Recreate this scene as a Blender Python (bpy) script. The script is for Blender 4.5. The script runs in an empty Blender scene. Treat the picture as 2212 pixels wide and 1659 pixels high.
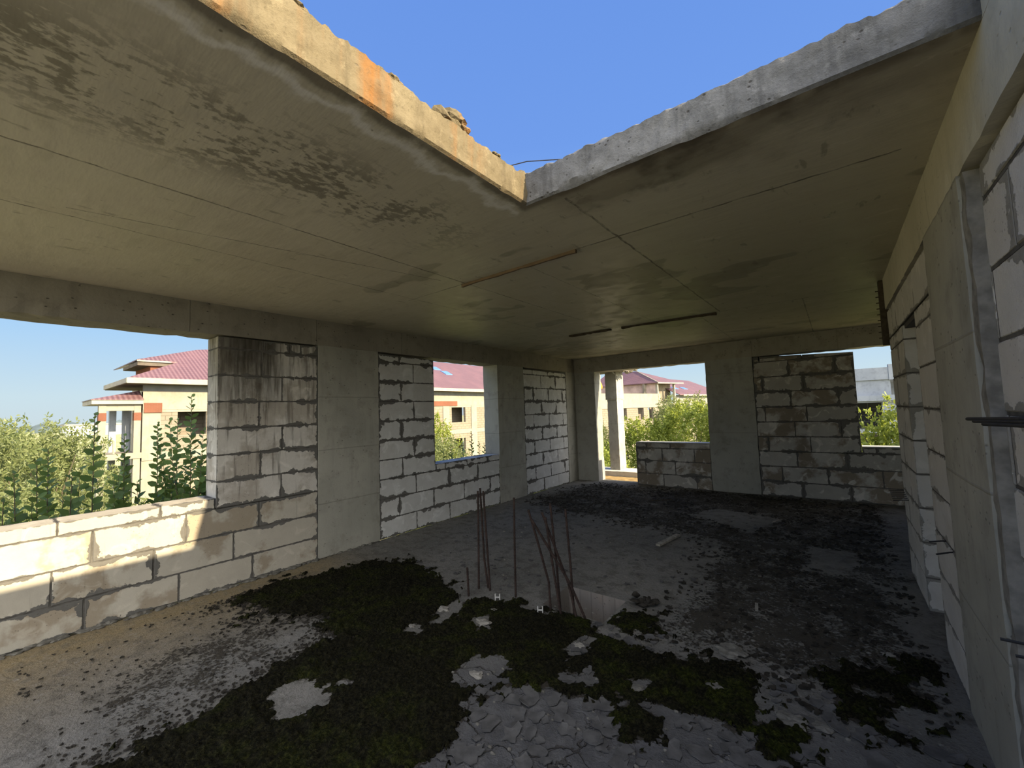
import bpy, bmesh, math, random
import numpy as np
from mathutils import Vector, Matrix, noise as mnoise

SC = bpy.context.scene
COL = SC.collection
PI = math.pi
random.seed(7)

# ------------------------------------------------------------------ node helper
class M:
    """small wrapper round a node material"""
    def __init__(s, name, rough=.85, spec=.25):
        s.m = bpy.data.materials.new(name); s.m.use_nodes = True
        s.t = s.m.node_tree; s.n = s.t.nodes; s.l = s.t.links
        s.b = s.n['Principled BSDF']
        s.b.inputs['Roughness'].default_value = rough
        s.b.inputs['Specular IOR Level'].default_value = spec
        s._c = None
    def put(s, sock, v):
        if v is None: return
        if hasattr(v, 'is_output'): s.l.new(v, sock)
        elif isinstance(v, tuple) and sock.type == 'RGBA' and len(v) == 3: sock.default_value = (*v, 1)
        else: sock.default_value = v
    def co(s):
        if s._c is None: s._c = s.n.new('ShaderNodeTexCoord').outputs['Object']
        return s._c
    def scaled(s, v, off=(0,0,0)):
        n = s.n.new('ShaderNodeMapping'); s.l.new(s.co(), n.inputs['Vector'])
        n.inputs['Scale'].default_value = v; n.inputs['Location'].default_value = off
        return n.outputs[0]
    def noise(s, scale, detail=4, rough=.55, co=None, dist=0):
        n = s.n.new('ShaderNodeTexNoise'); s.l.new(co or s.co(), n.inputs['Vector'])
        n.inputs['Scale'].default_value = scale; n.inputs['Detail'].default_value = detail
        n.inputs['Roughness'].default_value = rough; n.inputs['Distortion'].default_value = dist
        return n.outputs['Fac']
    def vor(s, scale, co=None, feature='F1', out='Distance'):
        n = s.n.new('ShaderNodeTexVoronoi'); n.feature = feature
        s.l.new(co or s.co(), n.inputs['Vector']); n.inputs['Scale'].default_value = scale
        return n.outputs[out]
    def step(s, v, a, b, lo=0., hi=1.):
        n = s.n.new('ShaderNodeMapRange'); n.interpolation_type = 'SMOOTHSTEP'
        s.put(n.inputs[0], v); n.inputs[1].default_value = a; n.inputs[2].default_value = b
        n.inputs[3].default_value = lo; n.inputs[4].default_value = hi
        return n.outputs[0]
    def op(s, o, a, b=None, c=None):
        n = s.n.new('ShaderNodeMath'); n.operation = o
        s.put(n.inputs[0], a); s.put(n.inputs[1], b)
        if c is not None: s.put(n.inputs[2], c)
        return n.outputs[0]
    def mul(s, *a):
        r = a[0]
        for x in a[1:]: r = s.op('MULTIPLY', r, x)
        return r
    def mix(s, f, a, b, mode='MIX'):
        n = s.n.new('ShaderNodeMix'); n.data_type = 'RGBA'; n.blend_type = mode
        s.put(n.inputs[0], f); s.put(n.inputs[6], a); s.put(n.inputs[7], b)
        return n.outputs[2]
    def xyz(s, v=None):
        n = s.n.new('ShaderNodeSeparateXYZ'); s.l.new(v or s.co(), n.inputs[0]); return n.outputs
    def attr(s, name, out='Color'):
        n = s.n.new('ShaderNodeAttribute'); n.attribute_name = name; return n.outputs[out]
    def rgb(s, v):
        n = s.n.new('ShaderNodeSeparateColor'); s.l.new(v, n.inputs[0]); return n.outputs
    def bump(s, h, strength=.5, dist=.01):
        n = s.n.new('ShaderNodeBump'); s.put(n.inputs['Height'], h)
        n.inputs['Strength'].default_value = strength; n.inputs['Distance'].default_value = dist
        s.l.new(n.outputs[0], s.b.inputs['Normal'])
    def out(s, col, rough=None):
        s.put(s.b.inputs['Base Color'], col)
        if rough is not None: s.put(s.b.inputs['Roughness'], rough)
        return s.m
    def segline(s, p, q, w, wob):
        """mask of a thin line p-q in object xy, wobbled by the socket wob"""
        x, y, z = s.xyz()
        L = math.hypot(q[0]-p[0], q[1]-p[1]); ux, uy = (q[0]-p[0])/L, (q[1]-p[1])/L
        dx = s.op('SUBTRACT', x, p[0]); dy = s.op('SUBTRACT', y, p[1])
        t = s.op('ADD', s.mul(dx, ux), s.mul(dy, uy))
        d = s.op('ABSOLUTE', s.op('ADD', s.op('SUBTRACT', s.mul(dx, -uy), s.mul(dy, -ux)), wob))
        m = s.step(d, w*.5, w, 1., 0.)
        return s.mul(m, s.op('GREATER_THAN', t, 0.), s.op('LESS_THAN', t, L))

def flat(name, col, rough=.8, spec=.25, var=.12, scale=6):
    m = M(name, rough, spec)
    n = m.noise(scale, 4)
    c = m.mix(m.step(n, .3, .7), tuple(v*(1-var) for v in col), tuple(min(1, v*(1+var)) for v in col))
    m.bump(m.noise(scale*12, 3), .15, .003)
    return m.out(c)

def mat_block(name, light, dark, stain, stain_amt, white_amt, smear, drip=0., mortar=(.12,.116,.108), rough_surface=.25, soot=None):
    m = M(name, .95, .1)
    uv = m.rgb(m.attr('bl')); sz = m.rgb(m.attr('bs'))
    u, v, r = uv[0], uv[1], uv[2]
    w, h = sz[0], sz[1]
    du = m.mul(m.op('MINIMUM', u, m.op('SUBTRACT', 1., u)), w)
    dv = m.mul(m.op('MINIMUM', v, m.op('SUBTRACT', 1., v)), h)
    d = m.op('MINIMUM', du, dv)
    n1 = m.noise(2.6, 5, .6); n2 = m.noise(7, 5, .6); n3 = m.noise(22, 4, .6)
    c = m.mix(r, dark, light)
    c = m.mix(m.step(n2, .35, .75, 0., .35), c, tuple(x*.75 for x in dark))
    # damp brown patches and pale bloom, stronger towards block edges
    st = m.mul(m.step(m.op('ADD', n1, m.mul(m.op('SUBTRACT', r, .5), .25)), .5, .62), stain_amt)
    c = m.mix(st, c, stain)
    wb = m.mul(m.step(m.noise(5.5, 4, .5, dist=1.2), .56, .68), white_amt)
    c = m.mix(wb, c, tuple(min(1, x*1.22) for x in light))
    if drip:
        ds = m.noise(5, 4, .6, co=m.scaled((3.5, 3.5, .28)))
        z = m.xyz()[2]
        dm = m.mul(m.step(m.op('ADD', ds, m.mul(m.op('SUBTRACT', z, 1.6), .1)), .5, .66), drip)
        c = m.mix(dm, c, (.07,.06,.045))
    if soot:                                     # black run-off under the beam: (axis centre, half width, lower z)
        x, y, z = m.xyz()
        sm = m.mul(m.step(m.op('ABSOLUTE', m.op('SUBTRACT', y, soot[0])), soot[1]*.3, soot[1], 1., 0.),
                   m.step(m.op('ADD', z, m.mul(m.noise(7, 4, .6, co=m.scaled((4,4,.5))), .9)), soot[2]+.2, soot[2]+1.1))
        c = m.mix(m.mul(sm, .85), c, (.035,.03,.022))
    # mortar smeared over block edges
    big = m.step(m.noise(1.9, 2, .5), .40, .58)
    k = m.op('ADD', m.mul(m.op('SUBTRACT', n2, .40), m.mul(big, smear*1.7)), m.op('ADD', .003, m.mul(m.op('SUBTRACT', n3, .5), .03)))
    sm = m.step(m.op('SUBTRACT', k, d), -.002, .004)
    c = m.mix(sm, c, m.mix(n3, tuple(x*.8 for x in mortar), tuple(x*1.3 for x in mortar)))
    pits = m.step(m.vor(38, co=None), .1, .2)
    c = m.mix(m.mul(m.step(n1, .52, .6), m.op('SUBTRACT', 1., pits), .5), c, (.08,.07,.06))
    hgt = m.op('ADD', m.mul(m.noise(90, 4, .7), rough_surface), m.op('ADD', m.mul(sm, .5), m.mul(n2, .3)))
    m.bump(hgt, .5, .012)
    return m.out(c)

def mat_concrete(name, a, b, board=None, pits=.5, stain=(.16,.15,.13), stain_amt=.45, rust=0., grain=0.):
    m = M(name, .88, .2)
    n1 = m.noise(1.3, 6, .6); n2 = m.noise(6, 5, .6); n3 = m.noise(40, 3, .6)
    c = m.mix(m.step(n1, .3, .7), a, b)
    c = m.mix(m.mul(m.step(n2, .48, .75), stain_amt), c, stain)
    drip = m.noise(4, 4, .6, co=m.scaled((2.5, 2.5, .3)))
    c = m.mix(m.step(drip, .5, .8, 0., .35), c, tuple(x*.6 for x in a))
    if rust:
        rs = m.noise(3.2, 4, .6, co=m.scaled((1.6, 1.6, .12), (3, 1, 0)))
        c = m.mix(m.mul(m.step(rs, .47, .66), rust), c, (.20,.080,.014))
    hg = m.mul(n3, .4)
    if board:
        ax, pitch = board
        x = m.xyz()[ax]
        fr = m.op('FRACT', m.op('ADD', m.op('DIVIDE', x, pitch), m.mul(n1, .03)))
        ln = m.step(m.op('MINIMUM', fr, m.op('SUBTRACT', 1., fr)), .002/pitch, .008/pitch, 1., 0.)
        c = m.mix(m.mul(ln, .35), c, tuple(v*.55 for v in a))
        hg = m.op('ADD', hg, m.mul(ln, .6))
    if grain:
        gv = m.noise(55, 5, .75); hg = m.op('ADD', hg, m.mul(gv, grain)); vs = m.noise(9, 5, .7, co=m.scaled((1.5,1.5,.18)))
        c = m.mix(m.step(vs, .45, .7, 0., .55), c, tuple(v*.55 for v in a))
        c = m.mix(m.step(gv, .5, .7, 0., .45), c, tuple(v*.6 for v in a))
        c = m.mix(m.step(m.noise(14, 5, .7), .55, .72, 0., .5), c, tuple(min(1, v*1.35) for v in b))
    pv = m.vor(22, co=m.scaled((1., .75, 1.25))); pm = m.mul(m.step(pv, .08, .19, 1., 0.), m.step(n2, .45, .56), pits)
    c = m.mix(pm, c, (.05,.045,.04))
    hg = m.op('SUBTRACT', hg, m.mul(pm, 1.5))
    m.bump(m.op('ADD', hg, m.mul(n2, .35)), .45, .012)
    return m.out(c)

# ------------------------------------------------------------------ mesh helpers
class MB:
    def __init__(s): s.v = []; s.f = []; s.bl = []; s.bs = []
    def box(s, lo, hi):
        x0,y0,z0 = lo; x1,y1,z1 = hi; b = len(s.v)
        s.v += [(x0,y0,z0),(x1,y0,z0),(x1,y1,z0),(x0,y1,z0),(x0,y0,z1),(x1,y0,z1),(x1,y1,z1),(x0,y1,z1)]
        s.f += [tuple(b+i for i in q) for q in ((0,3,2,1),(4,5,6,7),(0,1,5,4),(1,2,6,5),(2,3,7,6),(3,0,4,7))]
        return s
    def tube(s, pts, r, n=8, cap=True):
        pts = [Vector(p) for p in pts]; b = len(s.v); k = len(pts)
        rs = r if isinstance(r, (list, tuple)) else [r]*k
        for i, p in enumerate(pts):
            d = (pts[min(i+1,k-1)]-pts[max(i-1,0)]).normalized()
            a = d.orthogonal().normalized() if i == 0 else (a - d*a.dot(d)).normalized()
            c = d.cross(a)
            for j in range(n):
                t = 2*PI*j/n; s.v.append(tuple(p + (a*math.cos(t)+c*math.sin(t))*rs[i]))
        for i in range(k-1):
            for j in range(n):
                s.f.append((b+i*n+j, b+i*n+(j+1)%n, b+(i+1)*n+(j+1)%n, b+(i+1)*n+j))
        if cap:
            s.f.append(tuple(b+j for j in reversed(range(n)))); s.f.append(tuple(b+(k-1)*n+j for j in range(n)))
        return s
    def poly(s, pts, thick=None):
        """flat polygon; with thick (a vector) extruded to a slab"""
        b = len(s.v); n = len(pts); pts = [Vector(p) for p in pts]
        s.v += [tuple(p) for p in pts]; s.f.append(tuple(range(b, b+n)))
        if thick is not None:
            t = Vector(thick); s.v += [tuple(p+t) for p in pts]
            s.f.append(tuple(reversed(range(b+n, b+2*n))))
            for i in range(n): j = (i+1)%n; s.f.append((b+i, b+n+i, b+n+j, b+j))
        return s
    def lump(s, c, r, seed=0, sub=2, flat=.6, amp=.35):
        bm = bmesh.new(); bmesh.ops.create_icosphere(bm, subdivisions=sub, radius=1)
        b = len(s.v); o = Vector((seed*3.1, seed*1.7, seed*.9))
        for v in bm.verts:
            k = 1 + amp*mnoise.noise(v.co*1.6+o) + amp*.4*mnoise.noise(v.co*4+o)
            s.v.append((c[0]+v.co.x*k*r[0], c[1]+v.co.y*k*r[1], c[2]+v.co.z*k*r[2]))
        s.f += [tuple(b+v.index for v in f.verts) for f in bm.faces]
        bm.free(); return s
    def build(s, name, mat, parent=None, smooth=False, fix=True, loc=None):
        me = bpy.data.meshes.new(name)
        v = s.v
        if loc is not None: v = [(p[0]-loc[0], p[1]-loc[1], p[2]-loc[2]) for p in v]
        me.from_pydata(v, [], s.f)
        if fix:
            bm = bmesh.new(); bm.from_mesh(me); bmesh.ops.recalc_face_normals(bm, faces=bm.faces); bm.to_mesh(me); bm.free()
        if mat: me.materials.append(mat)
        if smooth: me.shade_smooth()
        o = bpy.data.objects.new(name, me); COL.objects.link(o)
        if parent is not None: o.parent = parent
        if loc is not None: o.location = loc
        return o

def empty(name, loc=(0,0,0)):
    o = bpy.data.objects.new(name, None); COL.objects.link(o); o.location = loc; o.empty_display_size = .1
    return o
def tag(o, label=None, cat=None, group=None, kind=None):
    if label: o['label'] = label
    if cat: o['category'] = cat
    if group: o['group'] = group
    if kind: o['kind'] = kind
    return o
def struct(o, label=None, cat=None):
    return tag(o, label, cat, kind='structure')

def masonry(name, parent, axis, plane, dirn, rows, thick, mat, mmat, jt=.011, top=None):
    """blocks laid in courses. axis 'x': wall in plane x=plane, u runs along y. dirn: +1/-1 side on which the thickness lies.
    rows: (z0, z1, [u edges]). One mesh: every block a solid with chamfered face, on a slightly recessed mortar bed."""
    V = []; F = []; BL = []; BS = []; MI = []
    rnd = random.Random(len(rows)*31 + int(plane*7) + len(name))
    def P(u, d, z):
        return (plane+dirn*d, u, z) if axis == 'x' else (u, plane+dirn*d, z)
    for z0, z1, us in rows:
        for a, b2 in zip(us[:-1], us[1:]):
            r = rnd.random(); g = rnd.uniform(0, .004); j = jt*.5
            ua, ub, za, zb = a+j, b2-j, z0+j, z1-j
            if zb-za < .02 or ub-ua < .02: continue
            zt = (lambda u: zb) if top is None or z1 < top[0] else (lambda u: top[1]+(top[2]-top[1])*(u-us[0])/(us[-1]-us[0]))
            c = .004
            base = len(V)
            pts = [(ua+c, g, za+c),(ub-c, g, za+c),(ub-c, g, zt(ub)-c),(ua+c, g, zt(ua)-c),
                   (ua, g+c, za),(ub, g+c, za),(ub, g+c, zt(ub)),(ua, g+c, zt(ua)),
                   (ua, thick, za),(ub, thick, za),(ub, thick, zt(ub)),(ua, thick, zt(ua))]
            V += [P(*q) for q in pts]
            W, H = ub-ua, zb-za
            for q in ((0,1,2,3),(0,4,5,1),(1,5,6,2),(2,6,7,3),(3,7,4,0),(4,8,9,5),(5,9,10,6),(6,10,11,7),(7,11,8,4),(8,11,10,9)):
                F.append(tuple(base+i for i in q)); MI.append(0)
                side = q in ((5,9,10,6),(7,11,8,4)); topf = q in ((4,8,9,5),(6,10,11,7))
                for i in q:
                    pu, pd, pz = pts[i]
                    if side: BL.append((pd/thick, (pz-za)/H, r, 1)); BS.append((thick, H, 0, 1))
                    elif topf: BL.append(((pu-ua)/W, pd/thick, r, 1)); BS.append((W, thick, 0, 1))
                    else: BL.append(((pu-ua)/W, (pz-za)/H, r, 1)); BS.append((W, H, 0, 1))
    # mortar bed
    def slab(u0, u1, z0, z1):
        base = len(V); e = .006
        pts = [(u0+e, e, z0),(u1-e, e, z0),(u1-e, thick-e, z0),(u0+e, thick-e, z0),(u0+e, e, z1),(u1-e, e, z1),(u1-e, thick-e, z1),(u0+e, thick-e, z1)]
        V.extend(P(*q) for q in pts)
        for q in ((0,3,2,1),(4,5,6,7),(0,1,5,4),(1,2,6,5),(2,3,7,6),(3,0,4,7)):
            F.append(tuple(base+i for i in q)); MI.append(1)
            for i in q: BL.append((.5,.5,.5,1)); BS.append((1,1,0,1))
    for k, (z0, z1, us) in enumerate(rows):
        slab(us[0], us[-1], z0 if k == 0 else z0-.006, z1-.008 if top is None or z1 < top[0] else min(top[1:])-.008)
    me = bpy.data.meshes.new(name); me.from_pydata(V, [], F)
    a = me.attributes.new('bl', 'FLOAT_COLOR', 'CORNER'); b = me.attributes.new('bs', 'FLOAT_COLOR', 'CORNER')
    a.data.foreach_set('color', np.array(BL, np.float32).ravel()); b.data.foreach_set('color', np.array(BS, np.float32).ravel())
    me.materials.append(mat); me.materials.append(mmat)
    me.polygons.foreach_set('material_index', MI)
    bm = bmesh.new(); bm.from_mesh(me); bmesh.ops.recalc_face_normals(bm, faces=bm.faces); bm.to_mesh(me); bm.free()
    o = bpy.data.objects.new(name, me); COL.objects.link(o); o.parent = parent
    return o

def rough_box(name, mat, parent, lo, hi, step=.08, amp=.004, seed=0.):
    """a cast member: subdivided box with slightly uneven faces and worn arrises"""
    bm = bmesh.new()
    dims = [hi[i]-lo[i] for i in range(3)]
    n = [max(1, min(120, int(d/step))) for d in dims]
    idx = {}
    def vert(i, j, k):
        key = (i, j, k)
        if key not in idx:
            p = Vector((lo[0]+dims[0]*i/n[0], lo[1]+dims[1]*j/n[1], lo[2]+dims[2]*k/n[2]))
            on = [i in (0, n[0]), j in (0, n[1]), k in (0, n[2])]
            if sum(on) >= 2:
                ctr = Vector([(lo[t]+hi[t])/2 for t in range(3)])
                w = max(0, mnoise.noise(p*9+Vector((seed,0,0)))+.15)*amp*2.5
                for t in range(3):
                    if on[t]: p[t] += w if p[t] < ctr[t] else -w
            else:
                for t in range(3):
                    if on[t]: p[t] += amp*.4*mnoise.noise(p*4+Vector((0,seed,t)))
            idx[key] = bm.verts.new(p)
        return idx[key]
    for ax in range(3):
        a, b = (ax+1) % 3, (ax+2) % 3
        for s in (0, n[ax]):
            for i in range(n[a]):
                for j in range(n[b]):
                    q = []
                    for di, dj in ((0,0),(1,0),(1,1),(0,1)):
                        c = [0,0,0]; c[ax] = s; c[a] = i+di; c[b] = j+dj; q.append(vert(*c))
                    bm.faces.new(q if s else q[::-1])
    me = bpy.data.meshes.new(name); bm.to_mesh(me); bm.free(); me.materials.append(mat)
    o = bpy.data.objects.new(name, me); COL.objects.link(o)
    if parent: o.parent = parent
    return o

# ------------------------------------------------------------------ dimensions (metres)
H = 2.767; HT = 2.95; HB = 2.462; D = 8.536; W = 5.215; WT = .30
XC, YC = 3.476, 1.868                                    # corner of the opening in the slab
YB = -6.0                                                # unseen terrace added behind the viewpoint to bounce sunlight inside
YR = -1.9                                               # unseen roof and right wall cut short here to let sun in

# ------------------------------------------------------------------ materials
MORTAR = flat('mortar', (.10,.095,.087), .95, .1, .3, 14)
MORTAR_L = flat('mortar_fresh', (.21,.20,.182), .95, .1, .3, 14)
BL_LEFT = mat_block('aerated_block_weathered', (.60,.575,.53), (.50,.475,.435), (.27,.23,.18), .55, .5, .10, drip=.6, soot=(1.72,.42,1.75))
BL_LOW = mat_block('aerated_block_low_wall', (.47,.44,.375), (.42,.39,.33), (.25,.20,.14), .7, .4, .10, drip=.25)
BL_WIN = mat_block('aerated_block_clean', (.60,.60,.59), (.52,.52,.51), (.36,.34,.31), .25, .5, .115)
BL_BACK = mat_block('aerated_block_damp', (.46,.44,.41), (.34,.325,.30), (.17,.135,.095), .8, .8, .12)
BL_RIGHT = mat_block('aerated_block_rough', (.62,.60,.58), (.56,.545,.525), (.40,.37,.33), .3, .3, .17, mortar=(.26,.25,.23), rough_surface=1.0)
BL_REVEAL = mat_block('aerated_block_jamb', (.56,.545,.52), (.50,.485,.46), (.36,.33,.29), .3, .3, .10, mortar=(.24,.23,.21), rough_surface=.5)
CONC = mat_concrete('cast_concrete', (.285,.278,.245), (.37,.36,.315), board=(2, .62))
CONC_BEAM = mat_concrete('cast_concrete_beam', (.24,.22,.188), (.30,.277,.237), board=(1, 1.22), pits=.9, stain=(.14,.12,.10))
CONC_BEAMB = mat_concrete('cast_concrete_back_beam', (.27,.25,.215), (.33,.31,.265), board=(0, 1.22), pits=1., stain=(.11,.10,.085))
CONC_BACK = mat_concrete('cast_concrete_back', (.28,.275,.25), (.34,.335,.305), board=(2, 1.1), stain=(.15,.145,.13))
CONC_BEAMR = mat_concrete('cast_concrete_right_beam', (.44,.415,.33), (.52,.49,.40), board=(1, 1.5), pits=.3, stain=(.28,.26,.21), stain_amt=.35)
CONC_PALE = mat_concrete('pale_concrete', (.55,.53,.48), (.66,.63,.57), pits=.3, stain=(.38,.36,.31), stain_amt=.5)
EDGE_SUN_OCHRE = mat_concrete('slab_edge_sun_ochre', (.115,.092,.053), (.175,.145,.09), pits=.4, stain=(.075,.058,.034), stain_amt=.8, rust=.75, grain=1.4)  # ochre holds the warm sunlight in the colour; rust streaks are real
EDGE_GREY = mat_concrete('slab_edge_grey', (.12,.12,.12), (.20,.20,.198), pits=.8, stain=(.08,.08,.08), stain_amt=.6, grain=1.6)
RUST = flat('rusty_steel', (.030,.019,.016), .8, .3, .45, 30)
BLACK = flat('black_steel', (.02,.02,.022), .6, .4, .3, 30)
WOOD = flat('weathered_wood', (.30,.28,.24), .9, .1, .3, 18)
WOODD = flat('dark_batten_wood', (.06,.048,.035), .9, .1, .35, 18)
WHITE = flat('white_plastic', (.5,.5,.48), .5, .4, .05, 8)
STONE = flat('concrete_rubble', (.15,.145,.13), .95, .1, .25, 22)
PLAST = flat('pale_plaster_rubble', (.26,.25,.225), .95, .1, .2, 22)

def ceiling_mat():
    m = M('shuttered_slab', .52, .35)
    x, y, z = m.xyz()
    n1 = m.noise(.9, 5, .6); n2 = m.noise(5, 5, .6); n3 = m.noise(26, 4, .6)
    c = m.mix(m.step(n1, .35, .7), (.53,.49,.39), (.60,.56,.455))
    # darker olive tone away from the opening
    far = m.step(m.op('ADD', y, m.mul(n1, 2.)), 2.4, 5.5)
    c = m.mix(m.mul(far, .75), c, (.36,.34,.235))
    wav = m.noise(2.2, 4, .6, co=m.scaled((1.2, 5, 1)))
    c = m.mix(m.step(wav, .52, .7, 0., .35), c, (.40,.375,.29))
    # damp islands with crisp outlines
    dm = m.mul(m.step(m.noise(.85, 3, .5, co=m.scaled((.9,1.5,1),(2.3,.4,0))), .585, .60), m.step(y, 1.9, 2.3))
    c = m.mix(m.mul(dm, .55), c, (.20,.185,.125))
    # mildew band parallel to the opening
    band = m.step(m.op('ABSOLUTE', m.op('SUBTRACT', x, m.op('ADD', 2.74, m.mul(n1, .22)))), .10, .46, 1., 0.)
    band = m.mul(band, m.step(y, 1.4, 2.3, 1., 0.))
    spots = m.step(m.op('ADD', m.noise(30, 4, .6, co=m.scaled((1, .6, 1))), m.mul(m.op('SUBTRACT', m.noise(3.5, 3, .5), .5), .8)), .475, .60)
    c = m.mix(m.mul(band, spots, .85), c, (.19,.17,.13))
    c = m.mix(m.mul(band, m.step(n2, .5, .7), .35), c, (.50,.47,.40))
    # drip line and lime bloom along the broken edge
    nearx = m.mul(m.step(m.op('ADD', x, m.mul(m.op('SUBTRACT', n2, .5), .12)), 3.40, 3.44), m.step(y, 1.9, 1.95, 1., 0.))
    c = m.mix(m.mul(nearx, m.step(n2, .3, .5), .75), c, (.13,.105,.075))
    lime = m.mul(m.step(m.op('ABSOLUTE', m.op('ADD', m.op('SUBTRACT', x, 3.36), m.mul(m.op('SUBTRACT', n2, .5), .30))), .004, .05, 1., 0.), m.step(y, 1.9, 1.95, 1., 0.), m.step(y, .1, .3))
    c = m.mix(m.mul(lime, .85), c, (.82,.80,.77))
    # black stain behind the far edge of the opening
    st = m.mul(m.step(m.op('ADD', y, m.mul(m.op('SUBTRACT', n2, .5), -1.0)), 1.92, 2.22, 1., 0.), m.step(x, 3.55, 3.75), m.step(x, 4.7, 5.1, 1., .35), m.step(y, 1.8, 1.86))
    c = m.mix(m.mul(st, m.step(m.noise(2.1, 4, .6), .42, .6), .9), c, (.045,.036,.025))
    st2 = m.mul(m.step(m.op('ADD', y, m.mul(m.op('SUBTRACT', n2, .5), .8)), 1.95, 2.3, 1., 0.), m.step(x, 3.5, 3.7), m.step(y, 1.8, 1.86))
    c = m.mix(m.mul(st2, .45), c, (.16,.13,.095))
    # shutter-board joints
    wob = m.mul(m.op('SUBTRACT', m.noise(9, 4, .7), .5), .03)
    lines = [((2.23,-4),(2.23,5.66),.010),((1.50,-4),(1.50,5.66),.008),((3.68,1.95),(3.71,5.66),.012),((0,5.66),(5.2,5.66),.009),
             ((1.42,2.66),(5.1,2.62),.012),((4.56,5.66),(4.56,8.5),.010),((1.62,.25),(2.13,2.45),.007),((1.5,5.66),(1.5,8.5),.007),
             ((1.72,5.66),(1.72,8.5),.006),((3.45,5.75),(3.40,8.5),.008),((.0,-1.6),(2.2,-1.6),.008),((2.9,2.7),(2.9,5.66),.005)]
    tot = None
    for p, q, w in lines:
        k = m.segline(p, q, w*.78, wob); tot = k if tot is None else m.op('MAXIMUM', tot, k)
    tot = m.mul(tot, m.step(m.noise(6, 4, .7), .36, .60, .3, 1.))
    c = m.mix(m.mul(tot, .8), c, (.07,.058,.043))
    fl = m.step(m.noise(13, 4, .62, co=m.scaled((.9, .3, 1), (1, 4, 0))), .62, .70)
    c = m.mix(m.mul(fl, .5), c, (.17,.15,.11))
    fl2 = m.step(m.noise(8, 5, .65, co=m.scaled((.5, 1.1, 1), (7, 2, 0))), .60, .72)
    c = m.mix(m.mul(fl2, .4), c, (.66,.62,.52))
    pv = m.mul(m.step(m.vor(9), .03, .07, 1., 0.), m.step(n2, .5, .6))
    c = m.mix(m.mul(pv, .7), c, (.10,.085,.06))
    m.bump(m.op('SUBTRACT', m.op('ADD', m.mul(wav, 1.), m.mul(n3, .12)), m.mul(tot, .8)), .35, .012)
    return m.out(c, m.mix(m.step(n2, .4, .7), (.42,)*3, (.62,)*3))
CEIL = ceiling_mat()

def floor_mat():
    m = M('screed_floor', .95, .12)
    a = m.rgb(m.attr('dirt_skytint'))                    # r: lichen crust, g: ochre strip by the wall, b: bluish skylight tint painted on the near screed
    n1 = m.noise(1.1, 6, .6); n2 = m.noise(7, 6, .65); n3 = m.noise(38, 4, .65); n4 = m.noise(110, 3, .6)
    c = m.mix(m.step(n1, .3, .7), (.155,.153,.144), (.215,.21,.195))
    c = m.mix(a[1], c, m.mix(m.step(n2, .35, .7), (.225,.185,.115), (.30,.25,.165)))
    c = m.mix(m.mul(m.step(n2, .47, .62), .5), c, (.075,.070,.060))
    c = m.mix(m.mul(m.step(m.noise(16, 5, .7), .54, .66), .45), c, (.27,.26,.235))
    c = m.mix(a[2], c, m.mix(m.step(n2, .35, .7), (.080,.081,.085), (.130,.131,.136)))
    c = m.mix(m.step(n3, .5, .72, 0., .5), c, (.07,.067,.06))
    x, y, z = m.xyz()
    # crust of dark lichen broken into crumbs
    lk = m.op('ADD', m.op('ADD', m.mul(a[0], .62), m.mul(m.op('SUBTRACT', m.noise(3., 4, .6), .5), .45)), m.op('ADD', m.mul(n2, .38), m.mul(n3, .80)))
    k = m.step(lk, .865, .97)
    c = m.mix(m.mul(k, .92), c, m.mix(n3, (.022,.020,.016), (.075,.066,.052)))
    # hair cracks and lifted edges of the skin coat
    cr = m.vor(3.2, co=None, feature='DISTANCE_TO_EDGE')
    n = m.n.new('ShaderNodeTexVoronoi'); n.feature = 'DISTANCE_TO_EDGE'; n.inputs['Scale'].default_value = 2.6
    dis = m.n.new('ShaderNodeVectorMath'); dis.operation = 'ADD'
    nn = m.n.new('ShaderNodeTexNoise'); nn.inputs['Scale'].default_value = 3.; nn.inputs['Detail'].default_value = 5
    m.l.new(m.co(), nn.inputs['Vector']); sc = m.n.new('ShaderNodeVectorMath'); sc.operation = 'SCALE'; sc.inputs['Scale'].default_value = .55
    m.l.new(nn.outputs['Color'], sc.inputs[0]); m.l.new(m.co(), dis.inputs[0]); m.l.new(sc.outputs[0], dis.inputs[1]); m.l.new(dis.outputs[0], n.inputs['Vector'])
    ck = m.mul(m.step(n.outputs['Distance'], .006, .02, 1., 0.), m.step(n1, .40, .55), m.step(a[2], .15, .5))
    c = m.mix(m.mul(ck, .7), c, (.05,.045,.04))
    hg = m.op('ADD', m.op('ADD', m.mul(n2, .8), m.mul(n3, .6)), m.op('SUBTRACT', m.op('ADD', m.mul(n4, .3), m.mul(k, .7)), m.mul(ck, 1.2)))
    m.bump(hg, .8, .018)
    return m.out(c)
FLOOR = floor_mat()

def moss_mat():
    m = M('dark_moss', .95, .1)
    n1 = m.noise(2.2, 4, .6); n2 = m.step(m.noise(60, 4, .65), .36, .72); n3 = m.noise(9, 4, .6)
    c = m.mix(n2, (.006,.006,.0035), (.040,.037,.018))
    g = m.mul(m.step(n1, .47, .68), m.step(n3, .42, .66))
    gx = m.step(m.xyz()[0], 2.6, 3.6, .55, 1.)
    g = m.mul(m.step(n1, .40, .60), m.step(n3, .38, .62), gx)
    c = m.mix(g, c, m.mix(n2, (.015,.021,.003), (.075,.088,.013)))
    m.bump(m.op('ADD', m.noise(150, 3, .7), m.mul(n2, .8)), 1., .016)
    return m.out(c)
MOSS = moss_mat()

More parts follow.
